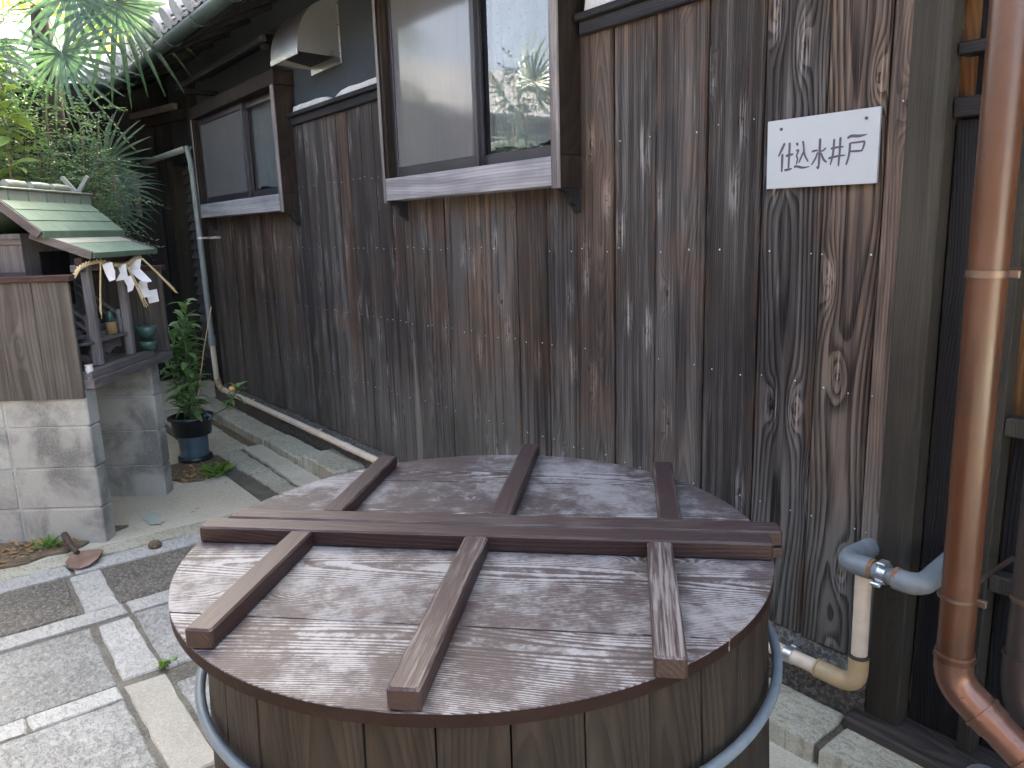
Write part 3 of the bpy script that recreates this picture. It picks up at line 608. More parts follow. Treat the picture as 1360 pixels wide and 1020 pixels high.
k = 0; x = -8.0
while x < -3.4:
    for r_ in range(3):
        d = r_ * 0.27; put('cover_tile', ct, roof, (x, EY - .05 + d * math.cos(ang), EZ + .055 + d * math.sin(ang) + .004 * (2 - r_)), rot=(ang + R(1.2), 0, random.uniform(-.015, .015)))
        put('pan_tile', pt, roof, (x + .125, EY - .03 + d * math.cos(ang), EZ + .018 + d * math.sin(ang)), rot=(ang + R(2), 0, 0))
    x += 0.25
# gutter: open half pipe with hooks
def half_gutter(p, q, r, name, mat, parent, seg=10):
    p, q = Vector(p), Vector(q); t = (q - p).normalized(); w = t.cross(Vector((0, 0, 1))).normalized(); v = []
    for e in (p, q):
        for rr in (r, r - .006):
            for k in range(seg + 1): a = math.pi * k / seg; v.append(e + w * (rr * math.cos(a)) - Vector((0, 0, 1)) * (rr * math.sin(a)))
    m = seg + 1; f = [(k, k + 1, 2 * m + k + 1, 2 * m + k) for k in range(seg)] + [(m + k, 3 * m + k, 3 * m + k + 1, m + k + 1) for k in range(seg)]
    f += [(0, 2 * m, 3 * m, m), (seg, m + seg, 3 * m + seg, 2 * m + seg)] + [(k, m + k, m + k + 1, k + 1) for k in range(seg)] + [(2 * m + k, 2 * m + k + 1, 3 * m + k + 1, 3 * m + k) for k in range(seg)]
    b = MB(); b.add(v, f, True); return auto(b, name, mat, parent)
gut = half_gutter((-7.96, 1.60, 2.945), (-0.7, 1.60, 2.92), 0.055, 'gutter', 'verdigris_gutter', bld)
for i in range(8):
    x = -7.6 + i * .62; z = 2.945 - (x + 7.96) * .0034
    b = MB(); b.tube([(x, 1.60 + .064 * math.cos(a), z - .064 * math.sin(a)) for a in [math.pi * k / 8 for k in range(9)]] + [(x, 1.53, z + .02), (x, 1.66, z + .05)][:1], .004, 5); b.tube([(x, 1.664, z), (x, 1.70, z + .03)], .004, 5); auto(b, 'gutter_hook', 'verdigris_gutter', gut)
b = MB(); b.box(-8.0, -0.7, 1.66, 1.69, 2.90, 2.975, .003); auto(b, 'fascia', 'dark_board_x', bld)
for i in range(16):
    x = -7.75 + i * 0.44; b = MB(); b.add([(x + dx, y, z) for dx in (-.025, .025) for y, z in ((1.69, 2.90), (2.24, 3.15), (2.24, 3.22), (1.69, 2.965))], [(0, 1, 2, 3), (7, 6, 5, 4), (0, 4, 5, 1), (1, 5, 6, 2), (2, 6, 7, 3), (3, 7, 4, 0)]); auto(b, 'rafter', 'dark_board', bld)
# small board canopy over the far window
b = MB(); b.box(-7.02, -5.0, 1.925, 1.955, 2.80, 2.84, .003); cn = auto(b, 'window_canopy', 'rail_wood', bld)
for k in range(4):
    y0 = 1.945 + k * .065; z = 2.845 + k * .028; b = MB(); b.box(-7.05, -4.98, y0, y0 + .085, z, z + .014, .003); auto(b, 'canopy_board', 'dark_board_x', cn)
for x in (-6.9, -5.1): b = MB(); b.box(x, x + .05, 1.95, 2.225, 2.765, 2.80, .003); auto(b, 'canopy_arm', 'dark_board', cn)

# ---- recessed doorway left of the warehouse, with its own small canopy
dr = thing('recessed_doorway', 'dark recessed doorway with slatted shutter under a small board canopy', 'doorway', (-8.5, 2.45, 0))
b = MB(); b.box(-10.4, -7.6, 2.50, 2.6, 0, 3.5); auto(b, 'back_wall', 'slate_plaster', dr)
for k in range(21):
    z = 0.28 + k * .10; b = MB(); v = [(-9.02, 2.455, z), (-9.02, 2.495, z + .085), (-9.02, 2.499, z + .07), (-9.02, 2.465, z - .006)]; v += [(-7.61, a, c) for _, a, c in v]
    b.add(v, [(0, 1, 2, 3), (7, 6, 5, 4), (0, 4, 5, 1), (1, 5, 6, 2), (2, 6, 7, 3), (3, 7, 4, 0)]); auto(b, 'slat', 'door_slat', dr)
b = MB(); b.box(-9.24, -9.04, 2.36, 2.5, 0, 2.42, .006); auto(b, 'door_post', 'post_wood', dr)
b = MB(); b.box(-9.6, -7.61, 2.38, 2.5, 2.36, 2.5, .006); auto(b, 'lintel', 'dark_board_x', dr)
b = MB(); b.add([(-7.63, 2.06, 2.745), (-9.35, 2.06, 2.865), (-9.35, 2.10, 2.865), (-7.63, 2.10, 2.745), (-7.63, 2.06, 2.80), (-9.35, 2.06, 2.92), (-9.35, 2.10, 2.92), (-7.63, 2.10, 2.80)], [(0, 1, 2, 3), (7, 6, 5, 4), (0, 4, 5, 1), (1, 5, 6, 2), (2, 6, 7, 3), (3, 7, 4, 0)]); auto(b, 'canopy_edge', 'shrine_wood_x', dr)
b = MB(); b.add([(-7.63, 2.11, 2.66), (-9.25, 2.11, 2.76), (-9.25, 2.16, 2.76), (-7.63, 2.16, 2.66), (-7.63, 2.11, 2.74), (-9.25, 2.11, 2.85), (-9.25, 2.16, 2.85), (-7.63, 2.16, 2.74)], [(0, 1, 2, 3), (7, 6, 5, 4), (0, 4, 5, 1), (1, 5, 6, 2), (2, 6, 7, 3), (3, 7, 4, 0)]); auto(b, 'canopy_beam', 'frame_wood_x', dr)
dg = half_gutter((-9.0, 2.09, 2.405), (-7.42, 2.09, 2.405), 0.042, 'gutter', 'vinyl_grey', dr)

# ---- rear wing closing the alley: eave runs across the picture
wg = thing('rear_wing', 'tiled roof wing closing the far end of the alley behind the palm', 'building', (-9.4, 0, 0))
b = MB(); b.box(-9.8, -9.40, -4.5, 2.498, 0, 3.3); wwall = auto(b, 'wall', 'dark_board', wg)
for i in range(22):
    y = 2.30 - i * .2; b = MB(); b.box(-9.40, -9.378, y - .195, y, 0.05, 3.0, .003); auto(b, 'board', 'dark_board', wwall)
for i in range(4):
    y = 1.66 + i * .12; b = MB(); b.box(-9.378, -9.345, y, y + .06, 1.85, 2.3, .003); auto(b, 'window_bar', 'shrine_wood_z', wg)
b = MB(); pr = [(-7.92, 2.985), (-10.6, 2.985 + 2.68 * .42), (-13.2, 2.985), (-13.2, 2.93), (-10.6, 2.985 + 2.68 * .42 - .08), (-7.92, 2.93)]
b.add([(x, y, z) for y in (-5.0, 1.75) for x, z in pr], [tuple(range(5, -1, -1)), tuple(range(6, 12))] + [((k + 1) % 6, (k + 1) % 6 + 6, k + 6, k) for k in range(6)]); wroof = auto(b, 'roof', 'roof_tile', wg)
ang2 = math.atan(.42)
for j in range(7):
    for i in range(11):
        y = 1.62 - i * .25; d = j * .27
        if j > 4 and i > 7: continue
        rt = (Matrix.Rotation(R(90), 3, 'Z') @ Matrix.Rotation(ang2 + R(2), 3, 'X')).to_euler()
        put('pan_tile', pt, wroof, (-7.90 - d * math.cos(ang2), y, 3.005 + d * math.sin(ang2)), rot=rt)
        put('cover_tile', ct, wroof, (-7.89 - d * math.cos(ang2), y + .125, 3.02 + d * math.sin(ang2) + .003), rot=rt, scale=(.8, 1, .8))
half_gutter((-7.86, 1.56, 2.945), (-7.86, -4.0, 2.93), 0.055, 'gutter', 'verdigris_gutter', wg)

# ---- far house above the roofs
fh = thing('far_house', 'pale plastered house with brown posts rising beyond the tiled roofs', 'house', (-14.5, 5, 0))
b = MB(); b.box(-16.5, -14.0, 3.2, 8.0, 0, 6.6); auto(b, 'wall', 'cream_plaster', fh)
for y, w in ((4.05, .1), (4.95, .3)):
    b = MB(); b.box(-14.0, -13.95, y, y + w, 3.0, 6.5); auto(b, 'post', 'brown_post', fh)
b = MB(); b.add([(-13.5, 3.0, 6.5), (-13.5, 8.3, 6.5), (-15.2, 8.3, 7.5), (-15.2, 3.0, 7.5), (-13.5, 3.0, 6.4), (-13.5, 8.3, 6.4), (-15.2, 8.3, 7.4), (-15.2, 3.0, 7.4)], [(0, 1, 2, 3), (7, 6, 5, 4), (0, 4, 5, 1), (1, 5, 6, 2), (2, 6, 7, 3), (3, 7, 4, 0)]); auto(b, 'roof', 'roof_tile', fh)

# ---- open side fence right of the corner post
fn = thing('side_fence', 'dark board fence with open lattice top behind the brown downpipe', 'fence', (-0.8, 2.25, 0))
b = MB(); b.box(-0.9645, -0.813, 2.235, 2.255, 0.0905, 1.86, .003); auto(b, 'board', 'dark_board', fn)
b = MB(); b.box(-0.812, -0.772, 2.20, 2.262, 0.0905, 2.6, .004); auto(b, 'fence_post', 'post_wood', fn)
b = MB(); b.box(-0.35, -0.29, 2.20, 2.262, 0.09, 2.6, .004); auto(b, 'fence_post', 'post_wood', fn)
for z, h in ((1.862, .05), (2.015, .032), (2.2, .05), (2.45, .05)): b = MB(); b.box(-0.962, -0.813, 2.20, 2.262, z, z + h, .004); auto(b, 'fence_rail', 'rail_wood', fn)
for z, h in ((1.04, .05), (0.60, .05), (1.9, .05), (2.4, .05)): b = MB(); b.box(-0.771, -0.352, 2.205, 2.258, z, z + h, .004); auto(b, 'fence_rail', 'post_wood', fn)
for x0, x1, z0, z1 in ((-0.771, -0.66, .1, 1.038), (-.655, -.53, .1, 1.038), (-.525, -.352, .1, 1.9)): b = MB(); b.box(x0, x1, 2.264, 2.28, z0, z1, .003); auto(b, 'board', 'dark_board', fn)
for k in range(16):
    b = MB(); b.box(-0.285 + k * .2, -0.09 + k * .2, 2.235, 2.258, 0.0905, 2.6, .003); auto(b, 'board', 'dark_board', fn)
b = MB(); b.box(-1.10, 3.0, 2.215, 2.34, 0.0, 0.09, .008); 
for i, v in enumerate(b.v): b.v[i] = (v[0], v[1] - (.12 if v[1] < 2.3 else 0), v[2])
auto(b, 'base_timber', 'base_timber', fn)
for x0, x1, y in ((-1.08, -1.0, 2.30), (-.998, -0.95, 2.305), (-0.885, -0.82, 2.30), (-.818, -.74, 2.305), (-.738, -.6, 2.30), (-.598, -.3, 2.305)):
    b = MB(); b.box(x0, x1, y, y + .02, 0.1, 2.9, .003); auto(b, 'rear_board', 'sun_orange_cedar', fn)
b = MB(); b.box(-1.068, 0.6, 2.33, 2.345, 0.0, 1.84, .003); auto(b, 'light_block_board', 'dark_board', fn)  # added behind the fence to block the sunlit ground showing through gaps
b = MB(); b.box(-0.948, -0.888, 2.29, 2.31, 0.1, 2.9, .003); auto(b, 'rear_board', 'dark_board', fn)

# ---- house across the alley, behind the viewer: seen only in the window panes
oh = thing('opposite_house', 'dark boarded house across the alley mirrored in the window glass', 'house', (-2, -3.6, 0))
b = MB(); b.box(-12, 8, -4.2, -3.6, 0, 3.6); auto(b, 'wall', 'dark_board', oh)
b = MB(); b.box(-12.3, 8.3, -4.6, -3.2, 3.6, 3.75); auto(b, 'roof', 'roof_tile', oh)
for k in range(11): b = MB(); b.box(-11.5 + k * 1.9, -11.38 + k * 1.9, -3.598, -3.55, 0, 3.6, .005); auto(b, 'timber_post', 'brown_post', oh)

# ================================================================== hand lettered sign
sg = thing('well_sign', 'white board with hand brushed dark Japanese letters nailed to the cladding', 'sign', (-1.333, 2.185, 1.815))
b = MB(); P = [(-.170, .101), (.189, .100), (.190, -.106), (-.167, -.103)]
b.add([(x, y, z) for y in (-.004, .004) for x, z in P], [(0, 1, 2, 3), (7, 6, 5, 4), (0, 4, 5, 1), (1, 5, 6, 2), (2, 6, 7, 3), (3, 7, 4, 0)]); b.build('panel', 'sign_white', sg, wloc(sg))
CH = [[[(-107, 31, 3.5), (-117, 12, 3.8), (-128, -8, 2.2)], [(-114, 0, 3.8), (-114, -28, 3.8), (-114, -55, 2.5)], [(-90, 31, 3.5), (-90, 5, 3.5), (-91, -49, 3.0)], [(-102, -8, 3.2), (-89, -6, 3.8), (-75, -4, 1.9)], [(-105, -50, 3.3), (-91, -49, 3.2), (-78, -47, 1.6)]],
 [[(-66, 28, 3.7), (-62, 19, 2.9)], [(-68, 4, 2.1), (-59, 5, 2.9), (-65, -11, 2.4), (-61, -18, 2.4), (-64, -36, 2.4)], [(-72, -42, 3.7), (-61, -42, 3.2), (-48, -46, 3.4), (-35, -47, 2.3), (-19, -45, 1.0)], [(-45, 31, 3.1), (-42, 14, 2.9), (-38, -9, 2.9), (-24, -32, 1.8)], [(-41, 1, 2.1), (-47, -12, 2.9), (-56, -32, 2.1)]],
 [[(11, 33, 3.5), (11, 3, 3.8), (11, -26, 3.5), (9, -52, 2.8), (3, -47, 1.5)], [(-14, -3, 2.8), (-4, -1, 2.8), (6, -1, 2.0)], [(5, -6, 2.3), (-1, -23, 2.8), (-14, -42, 1.8)], [(31, 4, 2.5), (24, -2, 2.2), (15, -5, 2.0)], [(16, -9, 2.3), (25, -28, 3.2), (36, -38, 2.2)]],
 [[(46, 0, 2.9), (65, 2, 2.7), (87, 2, 1.7)], [(40, -27, 3.2), (67, -23, 2.7), (93, -22, 1.7)], [(56, 27, 3.2), (55, -6, 3.2), (52, -28, 2.9), (47, -47, 1.7)], [(75, 30, 3.4), (75, -8, 3.1), (73, -52, 2.7)]],
 [[(96, 24, 2.8), (108, 29, 4.0), (132, 27, 3.7), (155, 29, 1.1)], [(105, 11, 3.1), (105, -11, 3.1), (102, -32, 2.8), (96, -50, 2.6)], [(105, 10, 2.1), (128, 10, 2.5), (150, 11, 2.5)], [(149, 10, 3.0), (146, -4, 2.7), (141, -15, 2.1)], [(106, -13, 2.1), (125, -14, 2.8), (145, -14, 2.1)]]]
for ci, ch in enumerate(CH):
    b = MB()
    for si, stq in enumerate(ch):
        pts = [(x / 1000, z / 1000, w / 1000 * 1.12) for x, z, w in stq]; fine = []
        for i in range(len(pts) - 1):                     # Catmull-Rom smoothing of the stroke
            p0, p1, p2, p3 = pts[max(i - 1, 0)], pts[i], pts[i + 1], pts[min(i + 2, len(pts) - 1)]
            for k in range(5):
                t = k / 5; fine.append(tuple(.5 * (2 * p1[j] + (p2[j] - p0[j]) * t + (2 * p0[j] - 5 * p1[j] + 4 * p2[j] - p3[j]) * t * t + (3 * p1[j] - p0[j] - 3 * p2[j] + p3[j]) * t ** 3) for j in range(3)))
        fine.append(pts[-1]); yy = -.0046 - si * .00012; v = []
        for i, (x, z, w) in enumerate(fine):
            a, c = fine[max(i - 1, 0)], fine[min(i + 1, len(fine) - 1)]; dx, dz = c[0] - a[0], c[1] - a[1]; L = math.hypot(dx, dz) or 1
            w *= .55 if i in (0, len(fine) - 1) else 1
            v += [(x - dz / L * w, yy, z + dx / L * w), (x + dz / L * w, yy, z - dx / L * w)]
        b.add(v, [(2 * i, 2 * i + 1, 2 * i + 3, 2 * i + 2) for i in range(len(fine) - 1)])
    b.build('brush_letter', 'ink', sg, wloc(sg))
for x, z in ((-.121, .073), (.15, .073)):
    b = MB(); b.tube([(x, -.0042, z), (x, -.0075, z)], .0045, 8); b.build('screw', 'iron', sg, wloc(sg))

# ================================================================== vent hood
vh = thing('vent_hood', 'rounded stainless vent hood on the dark plaster above the boards', 'vent hood', (-4.73, 2.2, 2.6))
def hood():
    x0, x1, yb, zb = -4.94, -4.52, 2.222, 2.625; yf = 1.95; zf = 2.655; R_ = .30; prof = [(yb, zb + .02), (yf, zf)]
    for k in range(13):
        a = math.pi / 2 * k / 12; prof.append((yf + (1 - math.cos(a)) * (yb - yf - .02), zf + .02 + math.sin(a) * .295))
    prof.append((yb, zf + .315)); return x0, x1, prof
x0, x1, prof = hood(); n = len(prof)
b = MB(); v = [(x0, y, z) for y, z in prof[1:]] + [(x1, y, z) for y, z in prof[1:]]; m = n - 1
b.add(v, [(k, k + 1, m + k + 1, m + k) for k in range(m - 1)], True); auto(b, 'cowl', 'hood_steel', vh)
for xx in (x0, x1):
    b = MB(); b.add([(xx, y, z) for y, z in prof], [tuple(range(n))]); b.add([(xx + (.003 if xx == x1 else -.003), y, z) for y, z in prof], [tuple(range(n))]); auto(b, 'side_plate', 'hood_steel', vh)
b = MB(); b.box(x0 - .012, x1 + .014, 2.214, 2.224, 2.612, 2.985, .001); auto(b, 'flange', 'hood_steel', vh)
b = MB(); b.add([(x0 + .004, 2.21, 2.66), (x1 - .004, 2.21, 2.66), (x1 - .004, 1.965, 2.70), (x0 + .004, 1.965, 2.70)], [(0, 1, 2, 3)]); auto(b, 'grille', 'hood_inside', vh)
b = MB(); b.box(x0, x1, 1.944, 1.952, 2.64, 2.672, .002); auto(b, 'drip_edge', 'hood_steel', vh)
for z in (2.67, 2.83, 2.95): b = MB(); b.tube([(x1 + .008, 2.214, z), (x1 + .008, 2.209, z)], .0045, 7); auto(b, 'screw', 'iron', vh)

# ================================================================== pipes
def ring_on(b, p, t, r, w):
    p = Vector(p); t = Vector(t).normalized(); b.tube([p - t * w / 2, p + t * w / 2], r, 16)
wp = thing('water_pipe', 'cream plastic pipe running along the wall foot with grey elbows', 'pipe', (-4.2, 2.12, .2))
pr_ = .024
b = MB(); b.tube([(-7.30, 2.125, .205), (-5.5, 2.125, .206), (-4.3, 2.125, .204), (-2.5, 2.122, .20), (-1.16, 2.12, .195)], pr_, 14); auto(b, 'long_run', 'beige_pvc', wp)
b = MB(); b.tube(bend([(-1.20, 2.12, .195), (-1.072, 2.12, .194), (-1.072, 2.12, .30)], 0, .06), pr_ + .006, 16); auto(b, 'lower_elbow', 'tan_pvc', wp)
b = MB(); b.tube([(-1.072, 2.12, .29), (-1.074, 2.12, .60)], pr_, 14); auto(b, 'riser', 'beige_pvc', wp)
b = MB(); ring_on(b, (-1.072, 2.12, .302), (0, 0, 1), pr_ + .0085, .008); auto(b, 'joint_ring', 'iron', wp)
b = MB(); ring_on(b, (-1.305, 2.12, .196), (1, 0, 0), pr_ + .004, .028); b.box(-1.315, -1.295, 2.14, 2.19, .215, .222, .001); auto(b, 'pipe_clamp', 'clamp_steel', wp)
b = MB(); ring_on(b, (-1.205, 2.12, .195), (1, 0, 0), pr_ + .007, .006); auto(b, 'joint_ring', 'tan_pvc', wp)
b = MB(); ring_on(b, (-4.65, 2.125, .205), (1, 0, 0), pr_ + .003, .05); auto(b, 'joint_ring', 'beige_pvc', wp)
for x in (-6.6, -5.2, -3.9): b = MB(); ring_on(b, (x, 2.125, .205), (1, 0, 0), pr_ + .0025, .014); b.box(x - .008, x + .008, 2.14, 2.2, .2, .206, .001); auto(b, 'pipe_clamp', 'beige_pvc', wp)
gr = .027
b = MB(); b.tube(bend([(-1.085, 2.17, .635), (-1.085, 2.015, .64), (-1.0, 2.012, .645)], 0, .055), gr + .003, 16); auto(b, 'upper_elbow', 'grey_pvc', wp)
b = MB(); b.tube([(-1.01, 2.012, .645), (-0.90, 2.012, .641)], gr - .003, 16); auto(b, 'cross_run', 'grey_pvc', wp)
b = MB(); b.tube(bend([(-0.93, 2.012, .641), (-0.862, 2.010, .639), (-0.875, 2.24, .652)], 0, .055), gr + .003, 16); auto(b, 'upper_elbow', 'grey_pvc', wp)
for x in (-0.998, -0.928): b = MB(); ring_on(b, (x, 2.012, .6445), (1, 0, -.02), gr + .0015, .012); auto(b, 'rust_ring', 'rust', wp)
b = MB(); ring_on(b, (-0.962, 2.012, .6425), (1, 0, -.02), gr + .003, .022); b.box(-.975, -.95, 1.985, 2.02, .672, .682, .002); b.box(-.985, -.955, 1.975, 1.99, .612, .624, .003); auto(b, 'pipe_clamp', 'clamp_steel', wp)

bp = thing('brown_downpipe', 'tall reddish brown downpipe in front of the corner post', 'downpipe', (-.72, 1.9, .3))
BX, BY, BR = -.722, 1.9, .041
b = MB(); b.tube([(BX - .012, BY, 3.1), (BX - .006, BY, 1.5), (BX, BY, .53)], BR, 24); auto(b, 'pipe', 'brown_pipe', bp)
b = MB(); b.tube(bend([(BX, BY, .56), (BX, BY, .478), (BX + .10, BY + .006, .405)], 0, .05, n=10), BR + .004, 24); auto(b, 'elbow', 'copper_pipe', bp)
dirv = Vector((.100, .006, -.073)).normalized(); P0 = Vector((BX + .07, BY + .004, .427))
b = MB(); b.tube([P0, P0 + dirv * .16], BR, 24); auto(b, 'lower_pipe', 'copper_pipe', bp)
b = MB(); b.tube([P0 + dirv * .12, P0 + dirv * .34], BR + .005, 24); auto(b, 'socket', 'copper_pipe', bp)
for s_, w_ in ((.002, .010), (.125, .012), (.15, .008)): b = MB(); ring_on(b, P0 + dirv * s_, dirv, BR + .0075, w_); auto(b, 'rib', 'copper_pipe', bp)
b = MB(); ring_on(b, (BX, BY, .545), (0, 0, 1), BR + .006, .012); auto(b, 'rib', 'brown_pipe', bp)
for z in (1.485, .705):
    b = MB(); ring_on(b, (BX - .005, BY, z), (0, 0, 1), BR + .004, .016 if z > 1 else .008); b.box(BX + .035, BX + .06, BY - .006, BY + .006, z - .009, z + .009, .002); b.box(BX - .01, BX + .002, BY + .04, 2.235, z - .004, z + .004, .001); auto(b, 'pipe_strap', 'strap', bp)

dp = thing('dark_downpipe', 'dark grey brown downpipe at the right edge beside the brown one', 'downpipe', (-.62, 2.05, .3))
b = MB(); b.tube([(-.625, 2.06, 3.0), (-.622, 2.06, .50)], .043, 22); auto(b, 'pipe', 'dark_pipe', dp)
b = MB(); b.tube(bend([(-.622, 2.06, .53), (-.622, 2.06, .40), (-.5, 2.02, .30)], 0, .07, n=8), .047, 22); auto(b, 'elbow', 'dark_pipe', dp)
b = MB(); ring_on(b, (-.622, 2.06, .53), (0, 0, 1), .05, .008); auto(b, 'rib', 'dark_pipe', dp)
b = MB(); ring_on(b, (-.622, 2.06, .685), (0, 0, 1), .0475, .014); b.box(-.63, -.615, 2.1, 2.21, .68, .69, .001); auto(b, 'pipe_strap', 'strap', dp)
b = MB(); b.tube(bend([(-.735, 2.12, .02), (-.66, 1.97, .22), (-.50, 1.90, .20)], 0, .08), .034, 18); b.tube([(-.70, 2.05, .115), (-.69, 2.03, .14)], .037, 18); tag(auto(b, 'grey_drain_elbow', 'grey_pvc'), 'pale grey plastic drain elbow below the copper coloured pipe bend', 'pipe')
# far conduit
rp = thing('far_rain_pipe', 'thin grey rain pipe with cream lower end at the far wall corner', 'downpipe', (-7.28, 2.1, .3))
b = MB(); b.tube(bend([(-7.44, 2.09, 2.40), (-7.40, 2.09, 2.32), (-7.36, 2.09, 2.25), (-7.32, 2.09, .68)], 0, .04), .026, 12); auto(b, 'pipe', 'vinyl_grey', rp)
b = MB(); ring_on(b, (-7.32, 2.09, .665), (0, 0, 1), .034, .09); auto(b, 'coupling', 'vinyl_grey', rp)
b = MB(); b.tube([(-7.32, 2.09, .64), (-7.312, 2.095, .30)], .025, 12); auto(b, 'lower_pipe', 'beige_pvc', rp)
b = MB(); b.tube(bend([(-7.312, 2.095, .31), (-7.31, 2.12, .205), (-7.22, 2.125, .205)], 0, .05), .029, 12); auto(b, 'elbow', 'tan_pvc', rp)
b = MB(); ring_on(b, (-7.345, 2.09, 1.60), (0, 0, 1), .029, .02); b.box(-7.33, -7.1, 2.10, 2.108, 1.59, 1.61, .001); b.box(-7.11, -7.1, 2.10, 2.2, 1.59, 1.61, .001); auto(b, 'pipe_strap', 'clamp_steel', rp)
b = MB(); ring_on(b, (-7.355, 2.09, 2.22), (0, 0, 1), .032, .03); auto(b, 'coupling', 'vinyl_grey', rp)

# ================================================================== well tub and its two lid halves
CX, CY, LZ, LR = -1.380, 0.932, 0.92, 0.650; LA = R(44)
E1 = Vector((math.cos(LA), math.sin(LA), 0))
tc = Vector((CX, CY, 0)) + E1 * .028
tub = thing('well_tub', 'round wooden stave tub over the well with grey blue hoop', 'tub', tc)
NS = 33
for i in range(NS):
    a0 = 2 * math.pi * (i + .5) / NS; hw = math.pi / NS * 0.975; b = MB(); v = []; off = random.uniform(-.0035, .0035)
    for z, r_ in ((0.0, .640), (.45, .630), (LZ - .028, .612)):
        for rr, aa in ((r_ - .028, -hw), (r_ - .028, hw), (r_, hw), (r_ + .0008, hw * .5), (r_ + .001, 0), (r_ + .0008, -hw * .5), (r_, -hw)):
            v.append(((rr + off) * math.cos(aa) - .61, (rr + off) * math.sin(aa), z))
    v = [(-p[1], p[0], p[2]) for p in v]                    # local x across the stave, y outwards
    v = [(-p[0], -p[1], p[2]) for p in v]
    f = [tuple(range(6, -1, -1)), tuple(range(14, 21))] + [(l * 7 + k, l * 7 + (k + 1) % 7, (l + 1) * 7 + (k + 1) % 7, (l + 1) * 7 + k) for l in (0, 1) for k in range(7)]
    b.add(v, f); b.build('stave', 'stave_wood', tub, tc + Vector((math.cos(a0) * .61, math.sin(a0) * .61, 0)), a0 + math.pi / 2)
b = MB(); hz = .705; b.tube([(.637 * math.cos(a), .637 * math.sin(a), hz) for a in [2 * math.pi * k / 96 for k in range(97)]], .0105, 12, False); b.build('hoop', 'hoop_pipe', tub, tc)
b = MB(); b.tube([(.662 * math.cos(a), .662 * math.sin(a), .22) for a in [2 * math.pi * k / 96 for k in range(97)]], .0105, 12, False); b.build('hoop', 'hoop_pipe', tub, tc)

def lid(front, label):
    t = thing('lid_half', label, 'lid', (CX, CY, LZ - .024), 'lid halves of the well tub')
    Y = lambda bb: -bb                                     # local y is away from the viewer
    cuts = [0.0035, 0.394, 0.70] if front else [-0.70, -0.385, -0.0]
    zt = 0.024 if front else 0.0265
    for k in range(2):
        b0, b1 = cuts[k] + .0018, cuts[k + 1] - .0018
        lo, hi = max(b0, -LR), min(b1, LR); pts = []; N = 40
        for i in range(N + 1): bb = lo + (hi - lo) * i / N; pts.append((math.sqrt(max(0, LR * LR - bb * bb)), bb))
        for i in range(N, -1, -1): bb = lo + (hi - lo) * i / N; pts.append((-math.sqrt(max(0, LR * LR - bb * bb)), bb))
        q = []
        for p in pts:
            if not q or math.hypot(p[0] - q[-1][0], p[1] - q[-1][1]) > 1e-5: q.append(p)
        if math.hypot(q[0][0] - q[-1][0], q[0][1] - q[-1][1]) < 1e-5: q.pop()
        ymid = -(lo + hi) / 2
        q = [(x, -y - ymid) for x, y in q][::-1]
        b = MB(); b.prism(q, 0, zt, 0.0016)
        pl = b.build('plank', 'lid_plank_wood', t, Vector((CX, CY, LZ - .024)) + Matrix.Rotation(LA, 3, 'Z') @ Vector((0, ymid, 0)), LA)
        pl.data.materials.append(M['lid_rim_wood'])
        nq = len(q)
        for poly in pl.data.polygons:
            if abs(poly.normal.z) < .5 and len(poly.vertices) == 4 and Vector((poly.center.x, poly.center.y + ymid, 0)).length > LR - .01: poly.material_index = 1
    pts = [(.63 * math.cos(a), .63 * math.sin(a)) for a in [math.pi * k / 40 for k in range(41)]]
    pts = [(x, -y - .006) for x, y in pts][::-1] if front else [(x, y + .003) for x, y in pts]
    b = MB(); b.prism(pts, -.0037, -.0003); b.build('seam_block_sheet', 'lid_rim_wood', t, (CX, CY, LZ - .024), LA)  # thin dark sheet added to stop bright ground showing through the plank seams
    return t
def bar(t, a0, a1, b0, b1, h, z=LZ, name='batten', ch=.004, rotx=True, top=None):
    L = a1 - a0; W_ = b1 - b0; m = Vector(((a0 + a1) / 2, -(b0 + b1) / 2, 0)); mb = MB()
    if L >= W_: mb.box(-L / 2, L / 2, -W_ / 2, W_ / 2, 0, h, ch); rz = LA
    else: mb.box(-W_ / 2, W_ / 2, -L / 2, L / 2, 0, h, ch); rz = LA + math.pi / 2
    if top: top(mb)
    return mb.build(name, 'lid_cross_wood' if name == 'crossbar' else 'lid_bar_wood', t, Vector((CX, CY, z)) + Matrix.Rotation(LA, 3, 'Z') @ m, rz)
lf = lid(True, 'near half of the brown round tub lid with long crossbar and three battens')
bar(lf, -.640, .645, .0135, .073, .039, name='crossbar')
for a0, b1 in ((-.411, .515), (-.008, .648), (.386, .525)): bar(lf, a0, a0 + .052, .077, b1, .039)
lr = lid(False, 'far half of the brown round tub lid with pale worn battens')
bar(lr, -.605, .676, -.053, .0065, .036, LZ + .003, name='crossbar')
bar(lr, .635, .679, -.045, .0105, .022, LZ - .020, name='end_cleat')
for a0, b0 in ((-.392, -.515), (.022, -.655), (.416, -.495)): bar(lr, a0, a0 + .052, b0, -.0545, .034, LZ + .003)
